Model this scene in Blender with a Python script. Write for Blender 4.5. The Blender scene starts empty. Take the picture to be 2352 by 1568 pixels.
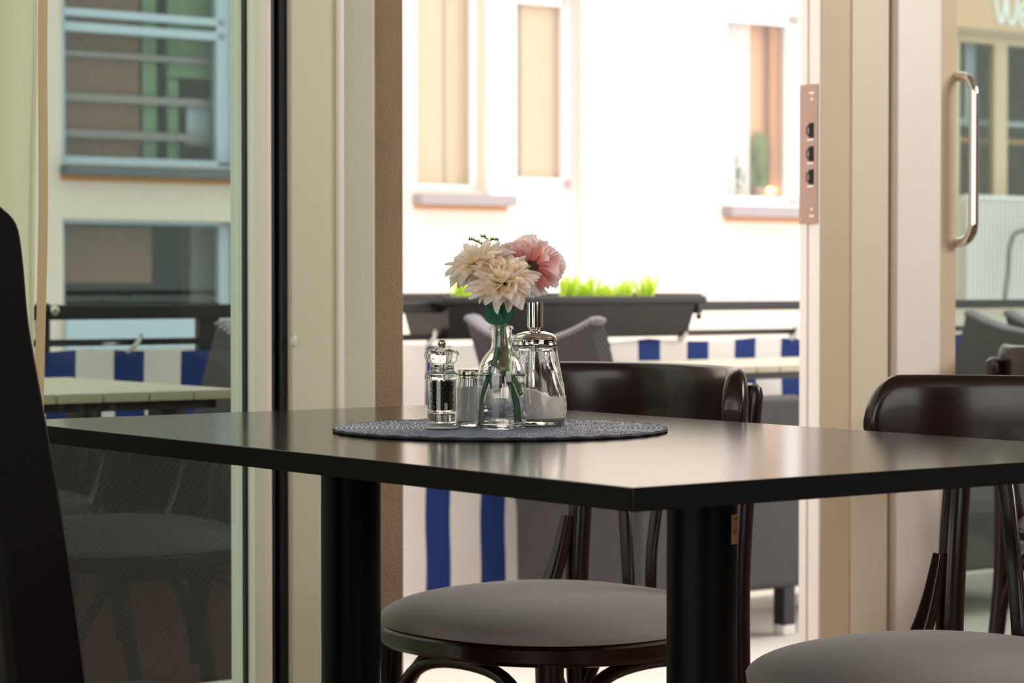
import bpy, bmesh, math, random
import numpy as np
from mathutils import Vector, Matrix, Euler
R = math.radians
sc = bpy.context.scene
COL = sc.collection

# ---------------------------------------------------------------- camera, world, light, exposure
CAM_H = 0.918
FPX = 85.0 / 36.0 * 2352.0
PITCH = math.atan(134.0 / FPX)
cam_d = bpy.data.cameras.new('camera')
cam = bpy.data.objects.new('camera', cam_d)
COL.objects.link(cam)
cam.location = (0, 0, CAM_H)
cam.rotation_euler = (R(90) - PITCH, 0, 0)
cam_d.lens = 85.0
cam_d.sensor_width = 36.0
cam_d.clip_start = 0.05
cam_d.clip_end = 200
cam_d.dof.use_dof = True
cam_d.dof.focus_distance = 2.73
cam_d.dof.aperture_fstop = 10.0
cam_d.dof.aperture_blades = 0
sc.camera = cam

sc.view_settings.view_transform = 'Standard'
sc.view_settings.look = 'None'
sc.view_settings.gamma = 1.0
sc.view_settings.use_curve_mapping = False
sc.view_settings.exposure = 0.2
sc.cycles.max_bounces = 16
sc.cycles.transmission_bounces = 16
sc.cycles.transparent_max_bounces = 24
sc.cycles.glossy_bounces = 6
sc.cycles.diffuse_bounces = 5
sc.cycles.sample_clamp_indirect = 8.0

world = bpy.data.worlds.new('overcast_sky')
sc.world = world
world.use_nodes = True
wn = world.node_tree
wn.nodes.clear()
w_out = wn.nodes.new('ShaderNodeOutputWorld')
w_bg = wn.nodes.new('ShaderNodeBackground')
w_bg.inputs[0].default_value = (1.0, 0.972, 0.945, 1)
w_bg.inputs[1].default_value = 2.5
wn.links.new(w_bg.outputs[0], w_out.inputs[0])

# floor plan axes of the cafe table: U runs along its long side, V along its short side
F0 = np.array([0.0997, 1.985])
UD = np.array([-0.6, 0.8])
VD = np.array([0.8, 0.6])
def uv(u, v, z=0.0):
    p = F0 + UD * u + VD * v
    return Vector((p[0], p[1], z))
def to_uv(p):
    d = np.array([p[0], p[1]]) - F0
    return float(d @ UD), float(d @ VD)

def area(name, loc, target, sx, sy, power, color):
    l = bpy.data.lights.new(name, 'AREA')
    l.shape = 'RECTANGLE'; l.size = sx; l.size_y = sy; l.energy = power; l.color = color
    o = bpy.data.objects.new(name, l); COL.objects.link(o)
    o.location = loc
    o.rotation_euler = (Vector(target) - Vector(loc)).to_track_quat('-Z', 'Y').to_euler()
    return o
# fill lights put in at unseen windows and the ceiling to brighten the interior
area('right_window_fill', uv(-0.7, 3.5, 2.12), uv(1.5, 1.6, 0.9), 1.5, 1.0, 42, (1.0, 0.965, 0.9))  # unseen source, added to brighten the inner faces of the right frames
area('rear_window_fill', uv(-4.25, 0.2, 1.7), uv(0, 0.9, 1.1), 2.2, 1.5, 5, (1.0, 0.93, 0.85))
area('side_window_fill', uv(-0.6, -2.65, 1.5), uv(-0.2, 0.5, 1.0), 2.6, 1.9, 5, (0.86, 1.0, 0.84))
area('ceiling_fill_panel', uv(-2.4, -1.4, 2.72), uv(1.6, 0.9, 0.9), 1.8, 0.8, 5, (1.0, 0.96, 0.86))  # no lamp known there; added to light the frames while the table shades seats

# ---------------------------------------------------------------- photograph geometry helpers
def ray(px, py):
    x = (px - 1176.0) / FPX; y = -(py - 784.0) / FPX
    c, s = math.cos(PITCH), math.sin(PITCH)
    return Vector((x, c + y * s, y * c - s))
def at_Y(px, py, Y):
    d = ray(px, py); k = Y / d.y
    return Vector((d.x * k, Y, CAM_H + d.z * k))
def at_z(px, py, z):
    d = ray(px, py); k = (z - CAM_H) / d.z
    return Vector((d.x * k, d.y * k, z))
def at_u(px, py, u):
    """(v, z) where the sight line through a pixel meets the vertical plane u"""
    d = ray(px, py)
    o = np.array([0.0, 0.0]) - F0
    k = (u - float(o @ UD)) / float(np.array([d.x, d.y]) @ UD)
    p = d * k
    return to_uv(p)[1], CAM_H + p.z
def vat(px, u): return at_u(px, 784, u)[0]
def zat(px, py, u): return at_u(px, py, u)[1]

# ---------------------------------------------------------------- materials
def lin(c):
    c = c / 255.0
    return c / 12.92 if c <= 0.04045 else ((c + 0.055) / 1.055) ** 2.4
def rgb(r, g, b): return (lin(r), lin(g), lin(b), 1)
MATS = {}
def mat(name, color=(0.5, 0.5, 0.5, 1), rough=0.5, metal=0.0, noise=None, bump=None, **kw):
    """noise=(scale, amount) varies the colour, bump=(scale, strength, distance)"""
    if name in MATS: return MATS[name]
    m = bpy.data.materials.new(name); m.use_nodes = True
    nt = m.node_tree; b = nt.nodes['Principled BSDF']
    b.inputs['Base Color'].default_value = color
    b.inputs['Roughness'].default_value = rough
    b.inputs['Metallic'].default_value = metal
    for k, v in kw.items(): b.inputs[k.replace('_', ' ')].default_value = v
    if noise or bump:
        tc = nt.nodes.new('ShaderNodeTexCoord')
    if noise:
        mp = nt.nodes.new('ShaderNodeMapping')
        if len(noise) > 2: mp.inputs['Scale'].default_value = noise[2]
        nz = nt.nodes.new('ShaderNodeTexNoise'); nz.inputs['Scale'].default_value = noise[0]
        nz.inputs['Detail'].default_value = 5
        mr = nt.nodes.new('ShaderNodeMapRange')
        mr.inputs['To Min'].default_value = 1 - noise[1]; mr.inputs['To Max'].default_value = 1 + noise[1]
        mx = nt.nodes.new('ShaderNodeMix'); mx.data_type = 'RGBA'; mx.blend_type = 'MULTIPLY'
        mx.inputs[0].default_value = 1.0
        mx.inputs[6].default_value = color
        cb = nt.nodes.new('ShaderNodeCombineColor')
        nt.links.new(tc.outputs['Object'], mp.inputs[0]); nt.links.new(mp.outputs[0], nz.inputs['Vector'])
        nt.links.new(nz.outputs[0], mr.inputs[0])
        for i in range(3): nt.links.new(mr.outputs[0], cb.inputs[i])
        nt.links.new(cb.outputs[0], mx.inputs[7]); nt.links.new(mx.outputs[2], b.inputs['Base Color'])
    if bump:
        nz2 = nt.nodes.new('ShaderNodeTexNoise'); nz2.inputs['Scale'].default_value = bump[0]
        nz2.inputs['Detail'].default_value = 4
        bp = nt.nodes.new('ShaderNodeBump'); bp.inputs['Strength'].default_value = bump[1]
        bp.inputs['Distance'].default_value = bump[2]
        nt.links.new(tc.outputs['Object'], nz2.inputs['Vector'])
        nt.links.new(nz2.outputs[0], bp.inputs['Height']); nt.links.new(bp.outputs[0], b.inputs['Normal'])
    MATS[name] = m
    return m
def nodes_of(m): return m.node_tree, m.node_tree.nodes['Principled BSDF']

def pane_mat(name, tint, ior=1.5):
    m = bpy.data.materials.new(name); m.use_nodes = True
    nt = m.node_tree; nt.nodes.clear()
    o = nt.nodes.new('ShaderNodeOutputMaterial'); t = nt.nodes.new('ShaderNodeBsdfTransparent')
    g = nt.nodes.new('ShaderNodeBsdfGlossy'); g.inputs['Roughness'].default_value = 0.0
    g.inputs['Color'].default_value = (0.95, 1, 0.97, 1)
    fr = nt.nodes.new('ShaderNodeFresnel'); 
    ge = nt.nodes.new('ShaderNodeNewGeometry'); mi = nt.nodes.new('ShaderNodeMapRange')
    mi.inputs['To Min'].default_value = ior; mi.inputs['To Max'].default_value = 1.0 / ior
    nt.links.new(ge.outputs['Backfacing'], mi.inputs[0]); nt.links.new(mi.outputs[0], fr.inputs[0])
    mx = nt.nodes.new('ShaderNodeMixShader')
    t.inputs[0].default_value = tint
    nt.links.new(fr.outputs[0], mx.inputs[0]); nt.links.new(t.outputs[0], mx.inputs[1])
    nt.links.new(g.outputs[0], mx.inputs[2]); nt.links.new(mx.outputs[0], o.inputs[0])
    return m
def clear_mat(name, color, ior, rough=0.0):
    return mat(name, color, rough, Transmission_Weight=1.0, IOR=ior)

def thin_mat(name, color, trans, rough=0.6, ramp=None, axis=None):
    """petal, leaf or sheer cloth: diffuse plus translucent; ramp=[(pos, colour)] over distance from the object's origin"""
    m = bpy.data.materials.new(name); m.use_nodes = True
    nt = m.node_tree; nt.nodes.clear()
    o = nt.nodes.new('ShaderNodeOutputMaterial'); d = nt.nodes.new('ShaderNodeBsdfPrincipled')
    d.inputs['Roughness'].default_value = rough; d.inputs['Specular IOR Level'].default_value = 0.25
    t = nt.nodes.new('ShaderNodeBsdfTranslucent'); mx = nt.nodes.new('ShaderNodeMixShader')
    mx.inputs[0].default_value = trans
    d.inputs['Base Color'].default_value = color; t.inputs[0].default_value = color
    if ramp:
        tc = nt.nodes.new('ShaderNodeTexCoord'); ln = nt.nodes.new('ShaderNodeVectorMath'); ln.operation = 'LENGTH'
        ml = nt.nodes.new('ShaderNodeMath'); ml.operation = 'MULTIPLY'; ml.inputs[1].default_value = axis
        cr = nt.nodes.new('ShaderNodeValToRGB')
        el = cr.color_ramp.elements
        el[0].position, el[0].color = ramp[0]
        el[1].position, el[1].color = ramp[-1]
        for p, c in ramp[1:-1]:
            e = el.new(p); e.color = c
        nt.links.new(tc.outputs['Object'], ln.inputs[0]); nt.links.new(ln.outputs['Value'], ml.inputs[0])
        nt.links.new(ml.outputs[0], cr.inputs[0])
        nt.links.new(cr.outputs[0], d.inputs['Base Color']); nt.links.new(cr.outputs[0], t.inputs[0])
    nt.links.new(d.outputs[0], mx.inputs[1]); nt.links.new(t.outputs[0], mx.inputs[2])
    nt.links.new(mx.outputs[0], o.inputs[0])
    return m

M = {}
M['laminate'] = mat('black_laminate', rgb(22, 17, 15), 0.15, noise=(6, 0.25, (1, 14, 1)))
# dust specks lying on the laminate
nt, b = nodes_of(M['laminate'])
vo = nt.nodes.new('ShaderNodeTexVoronoi'); vo.inputs['Scale'].default_value = 120
tc = nt.nodes.new('ShaderNodeTexCoord'); lt = nt.nodes.new('ShaderNodeMath'); lt.operation = 'LESS_THAN'; lt.inputs[1].default_value = 0.055
nt.links.new(tc.outputs['Object'], vo.inputs['Vector']); nt.links.new(vo.outputs['Distance'], lt.inputs[0])
mxd = nt.nodes.new('ShaderNodeMix'); mxd.data_type = 'RGBA'
src = b.inputs['Base Color'].links[0].from_socket
nt.links.new(lt.outputs[0], mxd.inputs[0]); nt.links.new(src, mxd.inputs[6]); mxd.inputs[7].default_value = (0.35, 0.33, 0.3, 1)
nt.links.new(mxd.outputs[2], b.inputs['Base Color'])
M['edge'] = mat('black_edge_band', rgb(16, 14, 12), 0.7, noise=(8, 0.3, (1, 1, 60)), Specular_IOR_Level=0.1)
M['leg_black'] = mat('satin_black_metal', rgb(6, 5, 5), 0.4, Specular_IOR_Level=0.12)
M['wood'] = mat('espresso_bentwood', rgb(34, 14, 12), 0.25, noise=(9, 0.35, (1, 1, 9)), Specular_IOR_Level=0.4, Coat_Weight=0.15, Coat_Roughness=0.14)
M['fabric'] = mat('grey_seat_fabric', rgb(152, 143, 140), 0.9, noise=(500, 0.2), Sheen_Weight=0.35, Sheen_Roughness=0.35, Specular_IOR_Level=0.1)
nt, b = nodes_of(M['fabric'])
wv = nt.nodes.new('ShaderNodeTexWave'); wv.inputs['Scale'].default_value = 420; wv.inputs['Distortion'].default_value = 1.0
wv.bands_direction = 'DIAGONAL'
tc = nt.nodes.new('ShaderNodeTexCoord'); bp = nt.nodes.new('ShaderNodeBump'); bp.inputs['Strength'].default_value = 0.25; bp.inputs['Distance'].default_value = 0.0004
nt.links.new(tc.outputs['Object'], wv.inputs['Vector']); nt.links.new(wv.outputs[0], bp.inputs['Height']); nt.links.new(bp.outputs[0], b.inputs['Normal'])
M['leather'] = mat('black_leather', rgb(12, 9, 8), 0.5, Specular_IOR_Level=0.12, bump=(420, 0.3, 0.0006))
M['piping'] = mat('brown_piping', rgb(52, 38, 34), 0.6)
M['cream'] = mat('cream_paint', rgb(214, 212, 184), 0.45, bump=(30, 0.05, 0.002))
M['cream_right'] = mat('warm_cream_tone', rgb(228, 214, 190), 0.45)  # lighter, warmer tone of the right frame face
M['pale'] = mat('pale_green_white_paint', rgb(222, 224, 202), 0.4)
M['blush'] = mat('off_white_door_paint', rgb(246, 236, 228), 0.4, noise=(12, 0.03))
M['tan'] = mat('tan_frame_tone', rgb(212, 190, 162), 0.5, noise=(10, 0.04))  # darker tan tone of the lining, stile and far mullions
M['olive'] = mat('olive_grey_seal', rgb(150, 140, 110), 0.6)
M['gasket'] = mat('black_rubber_gasket', rgb(13, 14, 18), 0.5)
M['plaster'] = mat('painted_plaster', rgb(206, 206, 184), 0.75, bump=(230, 0.5, 0.002), noise=(7, 0.05))
M['plaster_raw'] = mat('rough_tan_plaster', rgb(158, 134, 108), 0.85, bump=(260, 0.9, 0.0035), noise=(16, 0.16))
M['dark_rear_wall'] = mat('dark_reflected_wall', rgb(52, 40, 32), 0.7, noise=(3, 0.3))  # rear wall darkened for its reflection in the left glass
M['ceiling'] = mat('ceiling_white', rgb(170, 162, 150), 0.8)
M['room'] = mat('room_wall_paint', rgb(150, 138, 118), 0.8)
M['floorwood'] = mat('brown_wooden_floor', rgb(120, 74, 46), 0.4, noise=(5, 0.3, (14, 1, 1)))
M['facade'] = mat('cream_render_facade', rgb(212, 199, 186), 0.9, noise=(1.2, 0.02), bump=(60, 0.2, 0.01))
M['white'] = mat('white_window_paint', rgb(238, 236, 238), 0.45)
M['mauve'] = mat('mauve_door_paint', rgb(226, 208, 206), 0.5)
M['bluewhite'] = mat('blue_white_window_paint', rgb(176, 192, 204), 0.5)
M['sill'] = mat('zinc_window_sill', rgb(150, 140, 142), 0.5)
M['sill_dark'] = mat('dark_zinc_window_sill', rgb(96, 100, 104), 0.5)
M['orange_brown'] = mat('orange_brown_coat', rgb(196, 140, 96), 0.9)  # brown shade painted under the sills; also colours a shop shelf
M['black_metal'] = mat('black_painted_steel', rgb(40, 36, 38), 0.4)
M['planter'] = mat('dark_plastic_planter', rgb(26, 21, 23), 0.4)
M['deck'] = mat('pale_terrace_paving', rgb(228, 220, 208), 0.8, noise=(3, 0.06))
M['kerb'] = mat('tan_wooden_kerb', rgb(176, 148, 122), 0.7)
M['light_top'] = mat('pale_slatted_tabletop', rgb(200, 192, 168), 0.4)
M['grey_leg'] = mat('grey_painted_leg', rgb(108, 104, 108), 0.5)
M['chrome'] = mat('polished_chrome', rgb(226, 222, 216), 0.06, metal=1.0)
M['steel'] = mat('brushed_steel', rgb(190, 184, 170), 0.2, metal=1.0)
M['copper'] = mat('satin_steel_strike_plate', rgb(176, 144, 132), 0.45, metal=0.35)
M['black'] = mat('black_recess', rgb(6, 6, 6), 0.8)
M['paper'] = mat('tan_paper_label', rgb(190, 150, 104), 0.8)
M['ink'] = mat('dark_label_ink', rgb(60, 50, 44), 0.8)
M['rope'] = mat('pale_rope', rgb(206, 196, 190), 0.8)
M['salt'] = mat('white_salt', rgb(254, 254, 252), 0.9, Emission_Strength=0.0)
M['sugar'] = mat('white_sugar', rgb(254, 248, 240), 0.85, bump=(1300, 0.4, 0.0005))
M['pepper'] = mat('black_peppercorn', rgb(46, 34, 30), 0.6, bump=(900, 0.8, 0.001))
M['glass'] = clear_mat('clear_bottle_glass', (1, 1, 1, 1), 1.47)
M['acrylic'] = clear_mat('clear_acrylic', (1, 1, 1, 1), 1.47)
M['water'] = clear_mat('vase_water', (0.95, 0.98, 0.99, 1), 1.33)
M['stem'] = mat('green_flower_stem', rgb(112, 150, 92), 0.5, noise=(60, 0.2))
M['stem_dark'] = mat('dark_green_flower_stem', rgb(78, 120, 82), 0.5, noise=(60, 0.2))
M['twig'] = mat('brown_twig', rgb(122, 78, 48), 0.7, noise=(200, 0.3))
M['calyx'] = mat('dark_green_calyx', rgb(56, 62, 36), 0.5, noise=(80, 0.2))
M['leaf'] = thin_mat('rose_leaf', rgb(66, 124, 98), 0.25, 0.4)
M['sprig'] = thin_mat('asparagus_fern_green', rgb(128, 160, 60), 0.4)
M['lime'] = thin_mat('lime_green_leaves', rgb(216, 238, 90), 0.5)
M['plant'] = thin_mat('house_plant_green', rgb(140, 160, 96), 0.4)
M['curtain'] = thin_mat('sheer_cream_curtain', rgb(232, 234, 206), 0.45, 0.9)
M['curtain_hem'] = thin_mat('tan_curtain_hem', rgb(206, 182, 142), 0.3, 0.9)
M['drape'] = thin_mat('pale_window_drape', rgb(250, 238, 238), 0.1, 0.9)
M['orange_drape'] = thin_mat('orange_brown_drape', rgb(236, 184, 146), 0.1, 0.9)
M['beige_reflection'] = mat('beige_pane_reflection', rgb(212, 186, 156), 0.9)  # bright reflection in the panes, put into a beige colour
M['white_petal'] = thin_mat('cream_mum_petal', rgb(246, 234, 218), 0.5, 0.6,
    ramp=[(0.0, rgb(180, 192, 60)), (0.2, rgb(226, 224, 120)), (0.36, rgb(254, 244, 214)), (0.7, rgb(255, 244, 236)), (1.0, rgb(255, 250, 246))], axis=1 / 0.045)
M['pink_petal'] = thin_mat('pink_carnation_petal', rgb(240, 160, 150), 0.5, 0.6,
    ramp=[(0.0, rgb(246, 140, 130)), (0.45, rgb(254, 196, 188)), (0.8, rgb(255, 226, 222)), (1.0, rgb(255, 244, 242))], axis=1 / 0.036)
M['pane_tint'] = pane_mat('green_tinted_glass', (0.66, 0.725, 0.70, 1), 1.85)
M['pane'] = pane_mat('window_glass', (0.93, 0.94, 0.93, 1), 1.45)
M['brick_brown'] = mat('brown_pane_reflection', rgb(132, 98, 84), 0.9, noise=(5, 0.1))  # colour of the brick building reflected in the left panes
M['green_reflection'] = mat('green_pane_reflection', rgb(120, 148, 112), 0.9)  # green part of the same painted reflection
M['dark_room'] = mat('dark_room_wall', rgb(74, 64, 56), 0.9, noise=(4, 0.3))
M['mid_room'] = mat('beige_room_wall', rgb(196, 176, 152), 0.9)  # plain beige walls of the rooms opposite
M['tan_wall'] = mat('tan_shop_wall', rgb(222, 188, 158), 0.8, noise=(1.5, 0.06))
M['sign_white'] = mat('white_sign_paint', rgb(240, 250, 248), 0.6)
M['lamp'] = mat('warm_lamp_glow', (1, 0.75, 0.4, 1), 0.5, Emission_Color=(1.0, 0.62, 0.25, 1), Emission_Strength=6.0)
M['ground'] = mat('courtyard_paving', rgb(190, 184, 176), 0.9, noise=(1, 0.1))

def weave_mat(name, color, scale=60):
    m = mat(name, color, 0.45, noise=(30, 0.15))
    nt, b = nodes_of(m)
    tc = nt.nodes.new('ShaderNodeTexCoord')
    w1 = nt.nodes.new('ShaderNodeTexWave'); w1.bands_direction = 'Z'; w1.inputs['Scale'].default_value = scale * 0.9
    w2 = nt.nodes.new('ShaderNodeTexWave'); w2.bands_direction = 'DIAGONAL'; w2.inputs['Scale'].default_value = scale * 0.7
    ad = nt.nodes.new('ShaderNodeMath'); ad.operation = 'MULTIPLY'
    bp = nt.nodes.new('ShaderNodeBump'); bp.inputs['Strength'].default_value = 0.8; bp.inputs['Distance'].default_value = 0.003
    for w in (w1, w2): nt.links.new(tc.outputs['Object'], w.inputs['Vector'])
    nt.links.new(w1.outputs[0], ad.inputs[0]); nt.links.new(w2.outputs[0], ad.inputs[1])
    nt.links.new(ad.outputs[0], bp.inputs['Height']); nt.links.new(bp.outputs[0], b.inputs['Normal'])
    return m
M['wicker'] = weave_mat('dark_grey_wicker', rgb(60, 55, 58))
M['wicker_rim'] = weave_mat('highlit_wicker_rim', rgb(138, 132, 140))  # lighter copy of the wicker; daylight on the rim put into its colour
M['mat_strand'] = mat('navy_black_woven_vinyl', rgb(112, 120, 140), 0.24, noise=(260, 0.35))
M['mat_base'] = mat('black_mat_core', rgb(16, 17, 22), 0.6)

def stripe_mat():
    m = mat('striped_canvas', rgb(240, 230, 226), 0.85)
    nt, b = nodes_of(m)
    tc = nt.nodes.new('ShaderNodeTexCoord'); sp = nt.nodes.new('ShaderNodeSeparateXYZ')
    dv = nt.nodes.new('ShaderNodeMath'); dv.operation = 'DIVIDE'; dv.inputs[1].default_value = 0.1752
    fr = nt.nodes.new('ShaderNodeMath'); fr.operation = 'FRACT'
    lt = nt.nodes.new('ShaderNodeMath'); lt.operation = 'LESS_THAN'; lt.inputs[1].default_value = 0.448
    mx = nt.nodes.new('ShaderNodeMix'); mx.data_type = 'RGBA'
    nt.links.new(tc.outputs['Object'], sp.inputs[0]); nt.links.new(sp.outputs[0], dv.inputs[0])
    nt.links.new(dv.outputs[0], fr.inputs[0]); nt.links.new(fr.outputs[0], lt.inputs[0]); nt.links.new(lt.outputs[0], mx.inputs[0])
    mx.inputs[6].default_value = rgb(252, 243, 238); mx.inputs[7].default_value = rgb(30, 58, 128)
    nt.links.new(mx.outputs[2], b.inputs['Base Color'])
    return m
M['stripes'] = stripe_mat()

# ---------------------------------------------------------------- mesh helpers: geometry is (verts, faces)
def join(*gs):
    V, Fc = [], []
    for g in gs:
        n = len(V); V.extend(g[0]); Fc.extend([tuple(i + n for i in f) for f in g[1]])
    return V, Fc
def xf(g, fn, flip=False):
    V = [tuple(fn(Vector(v))) for v in g[0]]
    return V, ([tuple(reversed(f)) for f in g[1]] if flip else g[1])
def move(g, d):
    d = Vector(d); return xf(g, lambda v: v + d)
def rot(g, e):
    m = Euler(e).to_matrix(); return xf(g, lambda v: m @ v)
def box(x0, x1, y0, y1, z0, z1, bev=0.0, seg=2):
    bm = bmesh.new()
    vs = [bm.verts.new((x, y, z)) for x in (x0, x1) for y in (y0, y1) for z in (z0, z1)]
    for f in ((0, 1, 3, 2), (4, 6, 7, 5), (0, 4, 5, 1), (2, 3, 7, 6), (0, 2, 6, 4), (1, 5, 7, 3)):
        bm.faces.new([vs[i] for i in f])
    if bev > 0:
        bmesh.ops.bevel(bm, geom=bm.edges[:], offset=bev, segments=seg, profile=0.5, affect='EDGES')
    bm.verts.index_update()
    g = ([tuple(v.co) for v in bm.verts], [tuple(v.index for v in f.verts) for f in bm.faces])
    bm.free(); return g
def ubox(u0, u1, v0, v1, z0, z1, bev=0.0, seg=2):
    return xf(box(u0, u1, v0, v1, z0, z1, bev, seg), lambda p: uv(p.x, p.y, p.z), flip=True)
def uvx(g): return xf(g, lambda p: uv(p.x, p.y, p.z), flip=True)
def lathe(prof, segs=48, closed=False):
    V, Fc, idx = [], [], []
    for r, z in prof:
        if r <= 1e-7: idx.append([len(V)]); V.append((0, 0, z))
        else:
            idx.append(list(range(len(V), len(V) + segs)))
            V += [(r * math.cos(2 * math.pi * k / segs), r * math.sin(2 * math.pi * k / segs), z) for k in range(segs)]
    pairs = list(zip(idx, idx[1:]))
    if closed: pairs.append((idx[-1], idx[0]))
    for a, b_ in pairs:
        for k in range(segs):
            k2 = (k + 1) % segs
            q = [a[k % len(a)], a[k2 % len(a)], b_[k2 % len(b_)], b_[k % len(b_)]]
            q2 = []
            for i in q:
                if i not in q2: q2.append(i)
            if len(q2) > 2: Fc.append(tuple(q2))
    return V, Fc
def smooth_path(pts, n=8, closed=False):
    P = [Vector(p) for p in pts]; out = []
    N = len(P); rng = range(N if closed else N - 1)
    for i in rng:
        g = (lambda j: P[j % N]) if closed else (lambda j: P[max(0, min(N - 1, j))])
        a, b_, c, d = g(i - 1), g(i), g(i + 1), g(i + 2)
        for k in range(n):
            t = k / n
            out.append(0.5 * ((2 * b_) + (c - a) * t + (2 * a - 5 * b_ + 4 * c - d) * t * t + (3 * b_ - a - 3 * c + d) * t ** 3))
    if not closed: out.append(P[-1])
    return out
def sweep(path, sect_fn, up=(0, 0, 1), cap=True, closed=False, transport=False):
    """sect_fn(i, t) -> list of (side, up) offsets"""
    P = [Vector(p) for p in path]; n = len(P); V, Fc = [], []; m = None; prev = None
    for i in range(n):
        if closed: t = P[(i + 1) % n] - P[i - 1]
        else: t = P[min(i + 1, n - 1)] - P[max(i - 1, 0)]
        t.normalize()
        if transport:
            if prev is None:
                u_ = Vector(up)
                if abs(u_.dot(t)) > 0.95: u_ = Vector((1, 0, 0))
            else: u_ = prev
        else:
            u_ = Vector(up)
        s = t.cross(u_); s.normalize(); u2 = s.cross(t); u2.normalize(); prev = u2
        sec = sect_fn(i, i / max(1, n - 1)); m = len(sec)
        V += [tuple(P[i] + s * a + u2 * b_) for a, b_ in sec]
    for i in range(n if closed else n - 1):
        j = (i + 1) % n
        for k in range(m):
            k2 = (k + 1) % m
            Fc.append((i * m + k, i * m + k2, j * m + k2, j * m + k))
    if cap and not closed:
        Fc.append(tuple(range(m - 1, -1, -1))); Fc.append(tuple((n - 1) * m + k for k in range(m)))
    return V, Fc
def tube(path, r, segs=12, closed=False, cap=True):
    def rr(t):
        if not isinstance(r, (list, tuple)): return r
        x = t * (len(r) - 1); i = min(int(x), len(r) - 2)
        return r[i] + (r[i + 1] - r[i]) * (x - i)
    cs = [(math.cos(2 * math.pi * k / segs), math.sin(2 * math.pi * k / segs)) for k in range(segs)]
    return sweep(path, lambda i, t: [(c * rr(t), s * rr(t)) for c, s in cs], closed=closed, cap=cap, transport=True)
def strap(path, w, h, up=(0, 0, 1), round_=0.3, segs=16, wf=None):
    """rounded-rectangle section of width w (side) and height h (up)"""
    e = round_ * 2
    cs = []
    for k in range(segs):
        a = 2 * math.pi * (k + 0.5) / segs
        c, s = math.cos(a), math.sin(a)
        cs.append((math.copysign(abs(c) ** e, c), math.copysign(abs(s) ** e, s)))
    f = wf or (lambda t: (1, 1))
    return sweep(path, lambda i, t: [(c * w / 2 * f(t)[0], s * h / 2 * f(t)[1]) for c, s in cs], up=up)
def sphere(c, r, seg=12, rings=8, sz=1.0):
    g = lathe([(r * math.sin(math.pi * i / rings) if 0 < i < rings else 0, -r * sz * math.cos(math.pi * i / rings)) for i in range(rings + 1)], seg)
    return move(g, c)
def grid(fn, nu, nv):
    V = [tuple(fn(i / nu, j / nv)) for i in range(nu + 1) for j in range(nv + 1)]
    Fc = [(i * (nv + 1) + j, (i + 1) * (nv + 1) + j, (i + 1) * (nv + 1) + j + 1, i * (nv + 1) + j + 1) for i in range(nu) for j in range(nv)]
    return V, Fc

def obj(name, g, m, parent=None, smooth=True, kind=None, label=None, loc=None, fix=True, angle=38):
    me = bpy.data.meshes.new(name)
    me.from_pydata([tuple(v) for v in g[0]], [], [tuple(f) for f in g[1]])
    me.materials.append(m)
    if fix:
        bm = bmesh.new(); bm.from_mesh(me); bmesh.ops.recalc_face_normals(bm, faces=bm.faces[:]); bm.to_mesh(me); bm.free()
    if smooth:
        me.shade_smooth(); me.set_sharp_from_angle(angle=R(angle))
    o = bpy.data.objects.new(name, me); COL.objects.link(o)
    if smooth and len(me.polygons) < 1500:
        w = o.modifiers.new('weighted_normals', 'WEIGHTED_NORMAL'); w.keep_sharp = True
    if parent is not None: o.parent = parent
    if loc is not None: o.location = loc
    if kind: o['kind'] = kind
    if label: o['label'] = label
    return o
def thing(name, label, cat, loc=(0, 0, 0), rotz=0.0, group=None):
    o = bpy.data.objects.new(name, None); COL.objects.link(o)
    o.empty_display_size = 0.05
    o.location = loc; o.rotation_euler = (0, 0, rotz)
    o['label'] = label; o['category'] = cat
    if group: o['group'] = group
    return o
def tag(o, label, cat, group=None):
    o['label'] = label; o['category'] = cat
    if group: o['group'] = group
    return o
def children(o): return list(o.children)
def dup(root, loc, rotz, label, group=None):
    r = root.copy(); COL.objects.link(r); r.location = loc; r.rotation_euler = (0, 0, rotz); r['label'] = label
    if group: r['group'] = group
    for ch in children(root):
        c = ch.copy(); COL.objects.link(c); c.parent = r
        for s in children(ch):
            d = s.copy(); COL.objects.link(d); d.parent = c
    return r
def local(g, root):
    """world-space geometry into the local space of an unrotated root"""
    return move(g, -Vector(root.location))

# ================================================================ SETTING: the cafe room
U1, VL, VR, UB, ZC = 1.60, -2.4, 3.6, -4.0, 2.9
obj('floor', ubox(UB, U1 + 0.15, VL, VR, -0.1, 0.0), M['floorwood'], kind='structure')
obj('ceiling', ubox(UB, U1 + 0.2, VL, VR, ZC, ZC + 0.1), M['ceiling'], kind='structure')
obj('wall_right', join(ubox(UB, -1.5, VR, VR + 0.15, 0, ZC), ubox(0.1, U1 + 0.15, VR, VR + 0.15, 0, ZC),
    ubox(-1.5, 0.1, VR, VR + 0.15, 0, 1.58), ubox(-1.5, 0.1, VR, VR + 0.15, 2.66, ZC)), M['room'], kind='structure')
obj('wall_left', join(ubox(UB, -2.0, VL - 0.15, VL, 0, ZC), ubox(0.8, U1 + 0.15, VL - 0.15, VL, 0, ZC),
    ubox(-2.0, 0.8, VL - 0.15, VL, 0, 0.5), ubox(-2.0, 0.8, VL - 0.15, VL, 2.5, ZC)), M['room'], kind='structure')
obj('wall_rear', join(ubox(UB - 0.15, UB, VL, -0.95, 0, ZC), ubox(UB - 0.15, UB, 1.35, VR, 0, ZC),
    ubox(UB - 0.15, UB, -0.95, 1.35, 0, 0.85), ubox(UB - 0.15, UB, -0.95, 1.35, 2.55, ZC)), M['dark_rear_wall'], kind='structure')

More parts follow.
